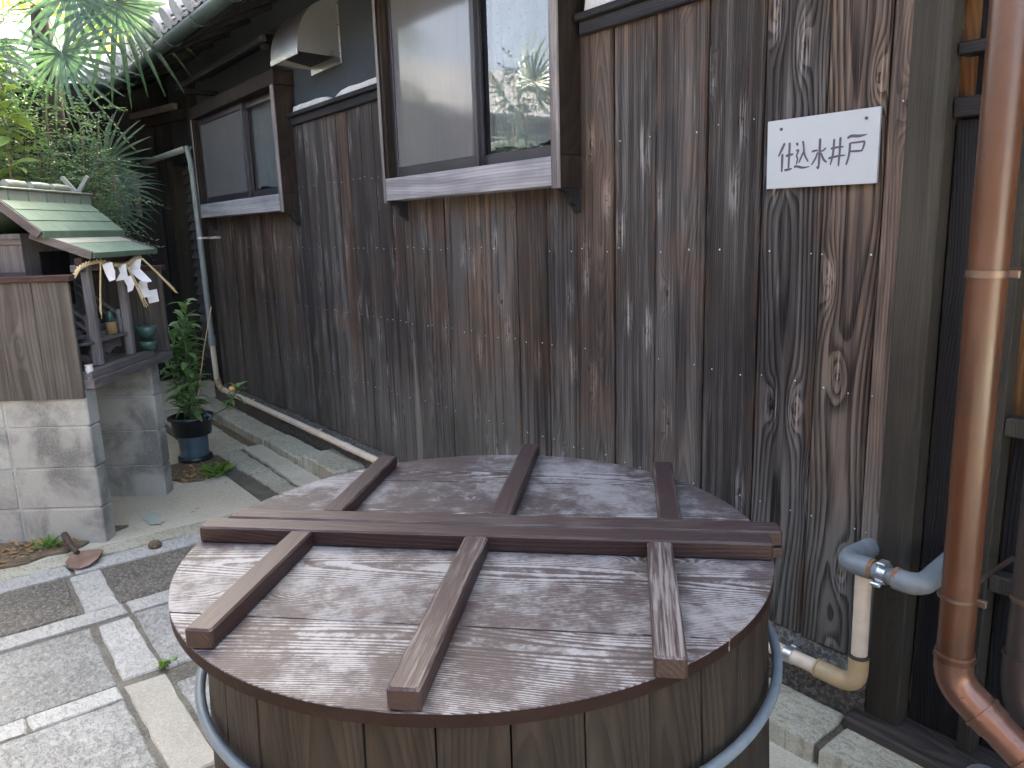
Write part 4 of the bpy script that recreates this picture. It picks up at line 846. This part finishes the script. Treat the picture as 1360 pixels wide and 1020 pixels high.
#--PART3--
# ================================================================== block piers (frame turned to face the alley: x = right, y = away)
SA = R(52.726)
def pier(s0, label):
    t = thing('block_pier', label, 'pier', Matrix.Rotation(SA, 3, 'Z') @ Vector((-2.45, s0 + .05, 0)), 'concrete block piers under the shrine')
    zs = [0.0, .190, .418, .645, .845]
    b = MB(); b.box(-3.125, -2.262, s0 + .008, s0 + .105, 0, .84); auto(b, 'mortar_core', 'mortar_pale', t, SA)
    for i in range(4):
        for x0, x1 in ((-2.688, -2.25), (-3.135, -2.697)):
            b = MB(); b.box(x0, x1, s0 + random.uniform(-.0015, .0015), s0 + .112, zs[i] + (.002 if i else -.02), zs[i + 1] - .003, .007); auto(b, 'concrete_block', 'block_concrete', t, SA)
    return t
pier(3.975, 'near stained concrete block pier under the shrine side panel')
pier(4.735, 'far concrete block pier under the shrine beside the potted shrub')

# ================================================================== shrine
sh = thing('wayside_shrine', 'small grey wooden shrine with green copper roof standing on block piers', 'shrine', Matrix.Rotation(SA, 3, 'Z') @ Vector((-2.6, 4.4, .846)))
def sp(name, mat, parent=None, ch=.003, **k):
    b = MB(); b.box(k['x'][0], k['x'][1], k['y'][0], k['y'][1], k['z'][0], k['z'][1], ch); return auto(b, name, mat, parent or sh, SA)
def quadbox(a, c, d, e, th, name, mat, parent=None):
    """thin plate from 4 corners with thickness th downwards"""
    v = [Vector(p) for p in (a, c, d, e)]; nn = (v[1] - v[0]).cross(v[3] - v[0]).normalized(); nn = nn if nn.z > 0 else -nn
    w = [p - nn * th for p in v]; b = MB(); b.add(v + w, [(0, 1, 2, 3), (7, 6, 5, 4), (0, 4, 5, 1), (1, 5, 6, 2), (2, 6, 7, 3), (3, 7, 4, 0)]); return auto(b, name, mat, parent or sh, SA)
# platform
sp('platform', 'shrine_wood_y', x=(-3.2, -2.20), y=(3.985, 4.96), z=(.846, .895))
sp('base_beam', 'shrine_wood_y', x=(-2.27, -2.215), y=(4.005, 4.74), z=(.896, .935))
# side panels of two or three boards with cap
for y, x0, x1, n in ((3.955, -3.2, -2.245, 5), (4.92, -3.1, -2.20, 5)):
    w = (x1 - x0) / n; z0 = .80 if y < 4 else .896
    for k in range(n): sp('panel_board', 'shrine_panel', x=(x0 + k * w + .001, x0 + (k + 1) * w - .001), y=(y, y + .02), z=(z0, 1.412), ch=.002)
    sp('panel_cap', 'shrine_cap', x=(x0 - .02, x1 + .02), y=(y - .02, y + .042), z=(1.413, 1.446), ch=.004)
sp('back_panel', 'shrine_panel', x=(-3.2, -3.17), y=(3.98, 4.92), z=(.896, 1.7))
# inner sanctuary body
sp('sanctuary', 'shrine_wood_z', x=(-3.05, -2.56), y=(4.13, 4.69), z=(1.16, 1.66))
for k in range(3): sp('wall_rail', 'shrine_wood_x', x=(-3.06, -2.55), y=(4.118, 4.129), z=(1.26 + k * .17, 1.29 + k * .17))
sp('door_panel', 'dark_board', x=(-2.559, -2.55), y=(4.27, 4.55), z=(1.2, 1.56))
for y in (4.20, 4.575): sp('front_post', 'shrine_wood_z', x=(-2.30, -2.255), y=(y - .022, y + .022), z=(.936, 1.50), ch=.005)
sp('post_tie', 'shrine_wood_y', x=(-2.295, -2.262), y=(4.08, 4.70), z=(1.452, 1.49))
# stair with treads and carved front board
for k in range(6):
    sp('stair_tread', 'shrine_wood_y', x=(-2.35 - k * .040 - .055, -2.335 - k * .040), y=(4.24, 4.54), z=(1.0745 + k * .030, 1.102 + k * .030), ch=.002)
sp('front_ledge', 'shrine_wood_y', x=(-2.345, -2.27), y=(4.10, 4.60), z=(1.058, 1.074))
bb = MB(); prof = [(4.225, 1.057), (4.225, .955), (4.25, .965), (4.29, .985), (4.33, .975), (4.37, .985), (4.41, .968), (4.46, .992), (4.50, 1.0), (4.555, .99), (4.555, 1.057)]
bb.add([(x, y, z) for x in (-2.335, -2.32) for y, z in prof], [tuple(range(10, -1, -1)), tuple(range(11, 22))] + [(k, (k + 1) % 11, 11 + (k + 1) % 11, 11 + k) for k in range(11)]); auto(bb, 'carved_board', 'shrine_wood_y', sh, SA)
for y in (4.215, 4.565):
    for dz in (.03, .085):
        quadbox((-2.31, y - .007, 1.10 + dz), (-2.31, y + .007, 1.10 + dz), (-2.55, y + .007, 1.30 + dz), (-2.55, y - .007, 1.30 + dz), .014, 'handrail', 'shrine_wood_x')
    sp('newel', 'shrine_wood_z', x=(-2.325, -2.305), y=(y - .01, y + .01), z=(1.075, 1.21), ch=.002)
sp('side_ledge', 'shrine_wood_x', x=(-2.56, -2.30), y=(4.07, 4.17), z=(1.058, 1.074))
sp('side_skirt', 'shrine_wood_x', x=(-2.56, -2.32), y=(4.10, 4.115), z=(.90, 1.057))
# upper roof: three courses of copper sheets on boards
rc = [(-2.375, 1.665), (-2.437, 1.722), (-2.503, 1.781), (-2.575, 1.840)]
rb = quadbox((-2.378, 4.03, 1.650), (-2.378, 4.86, 1.650), (-2.60, 4.86, 1.845), (-2.60, 4.03, 1.845), .03, 'roof', 'shrine_wood_y')
joints = [(4.30, 4.57), (4.17, 4.40, 4.68), (4.26, 4.52)]
for i in range(3):
    (xa, za), (xb, zb) = rc[i], rc[i + 1]; ys = [4.018] + list(joints[i]) + [4.868]
    for k in range(len(ys) - 1):
        l = .004 * (1 - i * .2)
        quadbox((xa + .004, ys[k] + .0008, za + l), (xa + .004, ys[k + 1] - .0008, za + l), (xb, ys[k + 1] - .0008, zb + .001), (xb, ys[k] + .0008, zb + .001), .004, 'copper_sheet', 'copper_roof', rb)
quadbox((-2.370, 4.016, 1.668), (-2.370, 4.870, 1.668), (-2.374, 4.870, 1.630), (-2.374, 4.016, 1.630), .006, 'eave_strip', 'copper_roof', rb)
quadbox((-2.37, 4.004, 1.664), (-2.37, 4.02, 1.664), (-2.60, 4.02, 1.862), (-2.60, 4.004, 1.862), .042, 'verge_board', 'shrine_wood_x', rb)
quadbox((-2.82, 4.004, 1.664), (-2.82, 4.02, 1.664), (-2.60, 4.02, 1.862), (-2.60, 4.004, 1.862), .042, 'verge_board', 'shrine_wood_x', rb)
quadbox((-2.83, 4.03, 1.668), (-2.83, 4.86, 1.668), (-2.60, 4.86, 1.862), (-2.60, 4.03, 1.862), .03, 'rear_slope', 'copper_roof', rb)
# ridge box in sheets, three rolls and crossed finials
rg = sp('ridge', 'copper_ridge', x=(-2.66, -2.560), y=(3.995, 4.895), z=(1.815, 1.885), ch=.004)
for k in range(5): y = 4.08 + k * .17; sp('ridge_seam', 'copper_roof', rg, .001, x=(-2.5615, -2.557), y=(y, y + .012), z=(1.816, 1.884))
sp('ridge_top', 'copper_ridge', rg, .003, x=(-2.672, -2.548), y=(3.985, 4.905), z=(1.8855, 1.896))
for y in (4.24, 4.46, 4.66):
    b = MB(); b.tube([(-2.615, y - .085, 1.918), (-2.615, y - .02, 1.919), (-2.615, y + .085, 1.918)], [.020, .0225, .020], 14); auto(b, 'ridge_roll', 'copper_ridge', rg, SA)
for sg_ in (-1, 1): quadbox((-2.612 + sg_ * .012, 4.83, 1.893), (-2.612 + sg_ * .012, 4.855, 1.893), (-2.612 - sg_ * .07, 4.855, 2.0), (-2.612 - sg_ * .07, 4.83, 2.0), .022, 'crossed_finial', 'copper_ridge', rg)
# lower porch roof
pb = quadbox((-2.165, 4.075, 1.542), (-2.165, 4.800, 1.542), (-2.40, 4.80, 1.632), (-2.40, 4.075, 1.632), .022, 'porch_roof', 'shrine_wood_y')
for ys in ((4.072, 4.30), (4.30, 4.55), (4.55, 4.803)):
    quadbox((-2.160, ys[0] + .0008, 1.549), (-2.160, ys[1] - .0008, 1.549), (-2.300, ys[1] - .0008, 1.602), (-2.300, ys[0] + .0008, 1.602), .004, 'copper_sheet', 'copper_roof', pb)
quadbox((-2.297, 4.072, 1.6035), (-2.297, 4.803, 1.6035), (-2.40, 4.803, 1.644), (-2.40, 4.072, 1.644), .004, 'copper_sheet', 'copper_ridge', pb)
quadbox((-2.156, 4.07, 1.551), (-2.156, 4.805, 1.551), (-2.16, 4.805, 1.522), (-2.16, 4.07, 1.522), .006, 'eave_strip', 'copper_roof', pb)
for y in (4.062, 4.80): quadbox((-2.158, y, 1.556), (-2.158, y + .014, 1.556), (-2.46, y + .014, 1.672), (-2.46, y, 1.672), .042, 'verge_board', 'shrine_wood_x', pb)
sp('porch_beam', 'shrine_cap', x=(-2.29, -2.25), y=(4.12, 4.66), z=(1.4905, 1.525))

# ---- straw rope with paper streamers
Rz = Matrix.Rotation(SA, 3, 'Z')
rope = thing('straw_rope', 'twisted straw rope with white zigzag paper streamers across the shrine front', 'rope', Rz @ Vector((-2.2, 4.35, 1.4)))
path = [(-2.235, 3.99, 1.425), (-2.215, 4.02, 1.475), (-2.20, 4.09, 1.498), (-2.195, 4.20, 1.505), (-2.19, 4.32, 1.478), (-2.19, 4.42, 1.468), (-2.188, 4.50, 1.478), (-2.185, 4.58, 1.505), (-2.183, 4.64, 1.510)]
fine = []
for i in range(len(path) - 1):
    for k in range(12): t = k / 12; fine.append(Vector(path[i]) * (1 - t) + Vector(path[i + 1]) * t)
for ph in range(3):
    b = MB(); pts = []
    for i, p in enumerate(fine):
        a = i * .55 + ph * 2.094; r_ = .0062 + .002 * math.sin(i / len(fine) * math.pi); pts.append((p.x + math.cos(a) * r_, p.y, p.z + math.sin(a) * r_))
    b.tube(pts, .0062, 6); auto(b, 'rope_strand', 'straw', rope, SA)
def bundle(x, y, z, dx, dy, L, n):
    b = MB()
    for i in range(n):
        ex = dx + random.uniform(-.05, .05); ey = dy + random.uniform(-.08, .08); d = Vector((ex, ey, -1)).normalized() * L * random.uniform(.8, 1.05)
        p = Vector((x + random.uniform(-.004, .004), y + random.uniform(-.006, .006), z)); b.tube([p, p + d * .5 + Vector((0, 0, .004)), p + d], [.0028, .0025, .0018], 5)
    auto(b, 'straw_tassel', 'straw', rope, SA)
bundle(-2.185, 4.185, 1.495, -.08, -.12, .31, 5); bundle(-2.18, 4.46, 1.465, .28, .16, .25, 9); bundle(-2.17, 4.63, 1.50, .72, .30, .27, 11)
def streamer(y, z, lst):
    b = MB(); v = []; 
    for i, (dy, dz, w) in enumerate(lst): v += [(-2.18 + dy * .9 - w * .36, y - w * .25 + .006 * (i % 2), z + dz), (-2.18 + dy * .9 + w * .36, y + w * .25 - .004 * (i % 2), z + dz + .010)]
    b.add(v, [(2 * i, 2 * i + 1, 2 * i + 3, 2 * i + 2) for i in range(len(lst) - 1)]); b.v += []; auto(b, 'paper_streamer', 'paper', rope, SA)
streamer(4.24, 1.485, [(0, 0, .055), (.012, -.05, .062), (.02, -.095, .035)])
streamer(4.40, 1.468, [(.0, 0, .05), (.005, -.04, .045), (-.01, -.085, .075)]); streamer(4.44, 1.40, [(0, 0, .05), (.02, -.05, .05), (.01, -.085, .03)])
streamer(4.57, 1.49, [(0, 0, .075), (-.015, -.06, .075), (.05, -.12, .055), (.06, -.135, .06)]); streamer(4.63, 1.365, [(0, 0, .05), (-.01, -.05, .07), (.01, -.10, .075)]); streamer(4.72, 1.30, [(0, 0, .075), (0.01, -.075, .07)])
# offerings
def vase(x, y, z, prof, mat, name, label, cat):
    b = MB(); b.lathe(prof, (0, 0, 0), 16); tag(b.build(name, mat, None, Rz @ Vector((x, y, z))), label, cat)
vase(-2.31, 4.45, 1.0745, [(.0001, 0), (.03, 0), (.03, .07), (.022, .075), (.0001, .075)], 'gold_wood', 'wooden_cup', 'small golden wood cup on the shrine steps', 'cup')
vase(-2.31, 4.45, 1.1505, [(.0001, 0), (.018, 0), (.018, .035), (.012, .045), (.012, .06), (.0001, .06)], 'glaze_green', 'glass_bottle', 'little green bottle standing in the wooden cup on the shrine', 'bottle')
vase(-2.24, 4.73, .935, [(.0001, 0), (.03, 0), (.05, .03), (.055, .055), (.045, .06), (.0001, .05)], 'glaze_green', 'offering_bowl', 'lower green glazed bowl beside the right shrine post', 'bowl')
vase(-2.24, 4.73, 1.01, [(.0001, 0), (.025, 0), (.055, .04), (.062, .07), (.05, .075), (.0001, .06)], 'glaze_green', 'offering_bowl', 'upper green glazed bowl stacked beside the right shrine post', 'bowl')
vase(-2.235, 4.02, .896, [(.0001, 0), (.016, 0), (.012, .02), (.022, .05), (.018, .065), (.024, .075), (.0001, .07)], 'ceramic', 'sake_cup', 'tiny white ceramic cup at the near corner of the shrine platform', 'cup')

# ================================================================== shovel
sv = thing('hand_shovel', 'rusty shovel lying on the kerb in front of the near pier', 'shovel', (-4.3, .45, .01))
b = MB(); o = [(-.10, .055), (-.06, .075), (.05, .075), (.10, .045), (.115, 0), (.10, -.045), (.05, -.075), (-.06, -.075), (-.10, -.055)]; v = []
for dz in (0, .004):
    for x, y in o: v.append((x, y, .012 + dz + y * y * 3.0))
    v.append((0, 0, .012 + dz))
f = []
for k in range(9): f += [(k, 9, (k + 1) % 9), (10 + k, 10 + (k + 1) % 9, 19), (k, (k + 1) % 9, 10 + (k + 1) % 9, 10 + k)]
b.add(v, f); b.build('blade', 'rusty_blade', sv, (-4.28, .475, .0), R(-22))
b = MB(); b.tube([(-4.35, .455, .035), (-4.42, .44, .05), (-4.56, .43, .075)], [.013, .017, .018], 10); auto(b, 'socket', 'iron', sv)
b = MB(); b.lathe([(.0001, 0), (.03, .0), (.036, .02), (.02, .04), (.0001, .042)], (0, 0, 0), 9); tag(b.build('clod', 'soil', None, (-4.23, .80, .0)), 'small dark clod of earth on the pale paving strip', 'clod')

# ================================================================== leaves and plants
def leaf_mesh(name, mat, L, w, n=4, droop=.25, fold=.25):
    b = MB(); v = []
    for i in range(n + 1):
        t = i / n; ww = w * math.sin(math.pi * min(1, t * .92 + .06)) ** .8 * (1 if t < 1 else .05); z = -droop * L * t * t; x = L * t
        v += [(x, -ww / 2, z + fold * ww), (x, 0, z), (x, ww / 2, z + fold * ww)]
    f = []
    for i in range(n): f += [(3 * i, 3 * i + 3, 3 * i + 4, 3 * i + 1), (3 * i + 1, 3 * i + 4, 3 * i + 5, 3 * i + 2)]
    b.add(v, f, True); return b.mesh(name, mat)
def aim(d, roll=0.0):
    d = Vector(d).normalized(); q = d.to_track_quat('X', 'Z'); return (q.to_matrix() @ Matrix.Rotation(roll, 3, 'X')).to_euler()
# ---- potted shrub
PP = Vector((-5.79, 1.445, 0))
pot = thing('potted_shrub', 'leafy green shrub in a blue black plastic pot beside the far pier', 'potted plant', PP)
b = MB(); b.lathe([(.0001, .03), (.098, .012), (.100, .03), (.104, .19)], (0, 0, 0), 32); pb_ = b.build('pot', 'pot_blue', pot, PP)
b = MB(); b.lathe([(.100, 0), (.118, 0), (.120, .035), (.104, .04)], (0, 0, 0), 32); b.build('saucer', 'pot_black', pot, PP)
b = MB(); b.lathe([(.104, .19), (.132, .20), (.140, .31), (.160, .318), (.160, .335), (.138, .338), (.132, .27), (.0001, .27)], (0, 0, 0), 32); b.build('rim', 'pot_black', pot, PP)
b = MB(); b.lathe([(.0001, .292), (.05, .298), (.10, .288), (.137, .284)], (0, 0, 0), 20); b.build('potting_soil', 'soil', pot, PP)
b = MB(); b.tube([(.14, .06, .345), (.165, .075, .36), (.185, .09, .345), (.17, .08, .322)], .011, 8); b.build('handle', 'pot_blue', pot, PP)
lm = [leaf_mesh('leaf', 'pot_leaf', .115, .046, 4, d_, .18) for d_ in (.15, .4, .65)]
rs = random.Random(21)
for i in range(10):
    a = rs.uniform(0, 6.28); h = rs.uniform(.5, 1.0); lean = rs.uniform(.02, .17)
    if i == 0: a, h, lean = 0.6, 1.03, .03
    if i == 1: a, h, lean = 2.6, .95, .05
    pts = [PP + Vector((math.cos(a) * (.03 + lean * t), math.sin(a) * (.03 + lean * t), .28 + h * t * .86)) for t in (0, .33, .66, 1)]
    b = MB(); b.tube(pts, [.007, .006, .005, .003], 6); auto(b, 'stem', 'stem_green', pot)
    nl = int(30 * h) + 8
    for k in range(nl):
        t = .10 + .9 * k / (nl - 1); p = pts[0].lerp(pts[3], t); az = k * 2.4 + rs.uniform(-.4, .4); el = rs.uniform(.1, .8) + (.4 if t > .9 else 0)
        put('leaf', rs.choice(lm), pot, p, rot=aim((math.cos(az) * math.cos(el), math.sin(az) * math.cos(el), math.sin(el)), rs.uniform(-.4, .4)), scale=rs.uniform(.65, 1.15))
pts = [PP + Vector(q) for q in ((.05, .05, .29), (.13, .12, .34), (.21, .22, .40), (.23, .28, .52))]
b = MB(); b.tube(pts, .004, 6); auto(b, 'side_branch', 'stem_brown', pot)
for k in range(26):
    t = rs.uniform(.35, 1); p = pts[2].lerp(pts[3], rs.uniform(-.3, 1.2)); az = rs.uniform(0, 6.3); el = rs.uniform(-.2, .9)
    put('leaf', rs.choice(lm), pot, p, rot=aim((math.cos(az) * math.cos(el), math.sin(az) * math.cos(el), math.sin(el)), 0), scale=rs.uniform(.45, .8))
b = MB(); b.lathe([(.0001, 0), (.018, .008), (.026, .026), (.018, .044), (.0001, .05)], (0, 0, 0), 12); b.build('fruit', 'orange_fruit', pot, PP + Vector((.215, .25, .50)))
b = MB(); b.tube([PP + Vector((.03, .02, .29)), PP + Vector((.07, .12, .8)), PP + Vector((.10, .20, 1.12))], .004, 5); auto(b, 'support_cane', 'straw', pot)

# ---- fan palms
def fan_mesh(seed, r=.5, n=26, spread=R(290), droop=.3):
    rs = random.Random(seed); b = MB()
    for i in range(n):
        a = -spread / 2 + spread * i / (n - 1) + rs.uniform(-.03, .03); L = r * (1.0 - .28 * (abs(a) / (spread / 2)) ** 2) * rs.uniform(.88, 1.08)
        w = .0135 * r / .5; dr = droop * rs.uniform(.4, 1.5); bendp = rs.uniform(.55, .8); v = []; m = 7
        ca, sa = math.cos(a), math.sin(a)
        for k in range(m + 1):
            t = k / m; ww = w * (min(1, t * 3.2 + .18)) * (1 - max(0, t - .45) / .56) ** .7 + .001
            sag = dr * max(0, t - bendp * .5) ** 2 * 1.6; x = L * t * (1 - .10 * sag); z = -sag * L + .03 * math.sin(i * 1.7) * t
            for s_, zz in ((-1, .45 * ww), (0, 0), (1, .45 * ww)): v.append((x * ca - s_ * ww * sa, x * sa + s_ * ww * ca, z + zz))
        f = []
        for k in range(m): f += [(3 * k, 3 * k + 3, 3 * k + 4, 3 * k + 1), (3 * k + 1, 3 * k + 4, 3 * k + 5, 3 * k + 2)]
        b.add(v, f)
    return b.mesh('fan_frond', 'palm_leaf')
fans = [fan_mesh(1), fan_mesh(2, droop=.6), fan_mesh(3, droop=.15), fan_mesh(4, n=30, droop=.45)]
camdir = Vector((.79, -.60, .15))
def palm(base, crown, hubs, label):
    base = Vector(base); crown = Vector(crown); t = thing('fan_palm', label, 'palm tree', base, 'fan palms behind the shrine')
    b = MB(); n = 12; b.tube([base.lerp(crown, k / n) + Vector((random.uniform(-.006, .006), random.uniform(-.006, .006), 0)) for k in range(n + 1)], [.07 + .012 * ((k % 2) - .5) for k in range(n + 1)], 12); auto(b, 'trunk', 'trunk_fibre', t)
    for i, (hub, axis, nrm, s) in enumerate(hubs):
        hub = Vector(hub); x = Vector(axis).normalized(); z = Vector(nrm); z = (z - x * z.dot(x)).normalized(); y = z.cross(x)
        rot = Matrix((x, y, z)).transposed().to_euler()
        fr = put('frond', fans[i % 4], t, hub, rot=rot, scale=s)
        mid = crown.lerp(hub, .55) + Vector((0, 0, .10)); b = MB(); b.tube([crown, mid, hub, hub + x * .05], [.009, .007, .005, .003], 6); auto(b, 'leaf_stalk', 'stem_green', t)
N = camdir
palm((-6.75, .95, 0), (-6.72, .98, 3.25), [
    ((-6.15, .99, 2.84), (.25, .1, -.97), (.75, -.62, .1), 1.02), ((-6.12, 1.36, 3.20), (.2, .45, -.85), (.8, -.35, .4), 1.30), ((-6.2, 1.10, 3.28), (.25, .2, -.95), (.85, -.5, .3), 1.15),
    ((-6.55, .62, 2.95), (.1, -.7, -.5), (.7, -.6, .3), 1.1), ((-6.9, .3, 3.5), (-.3, -.8, .3), (.5, -.4, .8), 1.1), ((-6.2, .45, 2.75), (.1, -.5, -.8), (.7, -.7, .1), .95)],
     'tall fan palm with hanging fronds against the bright sky')
palm((-6.75, 1.22, 0), (-6.72, 1.22, 1.75), [
    ((-6.52, 1.24, 2.18), (.25, .25, .85), (.78, -.62, .1), .78), ((-6.45, 1.30, 1.98), (.35, .65, .1), (.7, -.5, .5), .62), ((-6.42, 1.22, 1.84), (.45, .5, -.6), (.6, -.3, .7), .62),
    ((-6.55, 1.05, 2.02), (.2, -.6, .6), (.7, -.6, .3), .8), ((-6.4, 1.08, 1.72), (.6, .1, -.4), (.5, -.3, .8), .6)],
     'low young fan palm beneath the tall palm beside the dark doorway')

palm((-7.0, -1.2, 0), (-7.0, -1.2, 2.6), [((-6.7, -.8, 2.9), (.4, .6, .4), (.5, .6, .5), 1.1), ((-6.6, -1.1, 3.1), (.5, .1, .7), (.5, .6, .5), 1.1), ((-6.7, -.9, 2.5), (.5, .5, -.5), (.4, .6, .6), 1.0)],
     'fan palm left of the shrine, mirrored in the window panes')
# ---- nandina and other shrubs: sprays of small leaflets through the whole volume
def spray_bush(name, label, cat, base, stems, leaf_L, leaf_w, mat, per=34, seed=1, spread=.2):
    rs = random.Random(seed); t = thing(name, label, cat, base); b = MB(); sb = MB(); base = Vector(base)
    for tip in stems:
        tip = Vector(tip); mid = base.lerp(tip, .6) + Vector((rs.uniform(-.1, .1), rs.uniform(-.1, .1), rs.uniform(0, .1)))
        sb.tube([base + Vector((rs.uniform(-.08, .08), rs.uniform(-.08, .08), 0)), mid, tip], [.009, .006, .003], 5)
        for k in range(per):
            q = rs.uniform(.45, 1.08); p0 = mid.lerp(tip, (q - .45) / .55)
            d = Vector((rs.gauss(0, 1), rs.gauss(0, 1), rs.gauss(.1, .6))).normalized(); L = spread * rs.uniform(.5, 1.2); side = d.cross(Vector((0, 0, 1))).normalized()
            nl = max(3, int(L / (leaf_L * .62)))
            for j in range(nl):
                c = p0 + d * (L * (j + 1) / nl) + Vector((0, 0, -.25 * L * ((j + 1) / nl) ** 2))
                for sgn in (-1, 1) if j < nl - 1 else (0,):
                    ld = (d * (.55 if sgn else 1) + side * sgn * .9 + Vector((0, 0, rs.uniform(-.4, .35)))).normalized(); ls = leaf_L * rs.uniform(.7, 1.2); wv = ld.cross(Vector((rs.uniform(-.5, .5), rs.uniform(-.5, .5), 1))).normalized() * leaf_w * rs.uniform(.7, 1.2) * .5
                    e = c + ld * ls; m_ = c + ld * ls * .45; up_ = wv.cross(ld).normalized() * leaf_w * .18
                    b.add([c, m_ - wv + up_, e, m_ + wv + up_], [(0, 1, 2), (0, 2, 3)])
    auto(b, 'foliage', mat, t, kind='stuff'); auto(sb, 'stems', 'stem_brown', t)
spray_bush('nandina_shrub', 'fine leaved nandina shrub arching above the shrine roof', 'shrub', (-6.0, .82, 0), [(-6.02, 1.02, 2.42), (-5.95, 1.12, 2.36), (-6.1, .85, 2.5), (-6.05, .75, 2.3), (-5.9, 1.05, 2.02), (-5.85, 1.16, 2.12), (-6.0, .95, 1.95), (-5.95, 1.2, 1.92)], .042, .016, 'nandina_leaf', 44, 5, .24)
spray_bush('nandina_shrub', 'yellow tinged nandina shrub at the left edge behind the shrine', 'shrub', (-6.15, .55, 0), [(-6.15, .68, 2.25), (-6.1, .62, 2.0), (-6.2, .5, 2.35), (-6.2, .75, 2.55), (-6.1, .5, 2.1), (-6.05, .78, 2.12), (-6.15, .45, 2.7), (-6.2, .62, 2.95), (-6.25, .7, 3.15), (-6.2, .6, 2.8), (-6.3, .5, 3.2)], .045, .017, 'nandina_leaf', 42, 9, .22)
spray_bush('evergreen_bush', 'dense evergreen bush left of the shrine, mirrored in the window', 'shrub', (-6.2, -.3, 0), [(-6.5, .2, 1.9), (-5.9, -.1, 2.4), (-5.7, -.3, 2.8), (-6.3, -.6, 3.1), (-6.6, -1.0, 2.7), (-6.0, -.5, 2.1), (-6.9, -1.2, 3.0), (-7.2, -1.3, 2.3), (-5.6, -.05, 2.2)], .07, .03, 'palm_leaf', 40, 12, .28)
bl = leaf_mesh('leaf', 'broad_leaf', .15, .065, 5, .35, .2)
bs = thing('loquat_sapling', 'sapling with broad yellow green leaves at the left picture edge', 'shrub', (-6.05, .55, 0))
b = MB(); b.tube([(-6.05, .55, 0), (-6.03, .57, 1.6), (-6.0, .60, 2.75)], [.012, .009, .005], 6); auto(b, 'stem', 'stem_brown', bs)
for k in range(46):
    t = rs.uniform(.66, 1.02); p = Vector((-6.05, .55, 0)).lerp(Vector((-5.98, .62, 2.75)), t); az = rs.uniform(0, 6.3); el = rs.uniform(-.3, .7)
    put('leaf', bl, bs, p, rot=aim((math.cos(az) * math.cos(el), math.sin(az) * math.cos(el), math.sin(el)), rs.uniform(-.5, .5)), scale=rs.uniform(.6, 1.2))
# ---- yellow autumn tree beyond the rear wing
yt = thing('yellow_tree', 'sunlit yellow leaved tree beyond the rear roof', 'tree', (-14.5, 1.2, 0))
b = MB(); b.tube([(-14.5, 1.2, 0), (-14.45, 1.25, 3), (-14.5, 1.3, 6)], [.22, .16, .05], 10)
for k in range(7): a = k * .9; b.tube([(-14.47, 1.25, 3 + k * .35), (-14.47 + 1.0 * math.cos(a), 1.25 + 1.3 * math.sin(a), 4.0 + k * .4)], [.06, .02], 6)
auto(b, 'trunk', 'stem_brown', yt)
b = MB(); ry = random.Random(4)
for k in range(5200):
    a = ry.uniform(0, 6.28); u = ry.uniform(-1, 1); r_ = ry.uniform(.35, 1) ** .5; s = math.sqrt(1 - u * u); lump = 1 + .22 * math.sin(3 * a + 2 * u) + .12 * math.sin(7 * a)
    c = Vector((-14.5 + 1.5 * r_ * lump * s * math.cos(a), 1.0 + 2.3 * r_ * lump * s * math.sin(a), 5.1 + 1.5 * r_ * lump * u)); d = Vector((ry.gauss(0, 1), ry.gauss(0, 1), ry.gauss(-.3, 1))).normalized(); w = d.orthogonal().normalized() * .035
    b.add([c, c + d * .05 - w, c + d * .12, c + d * .05 + w], [(0, 1, 2), (0, 2, 3)])
auto(b, 'crown', 'yellow_leaf', yt, kind='stuff')
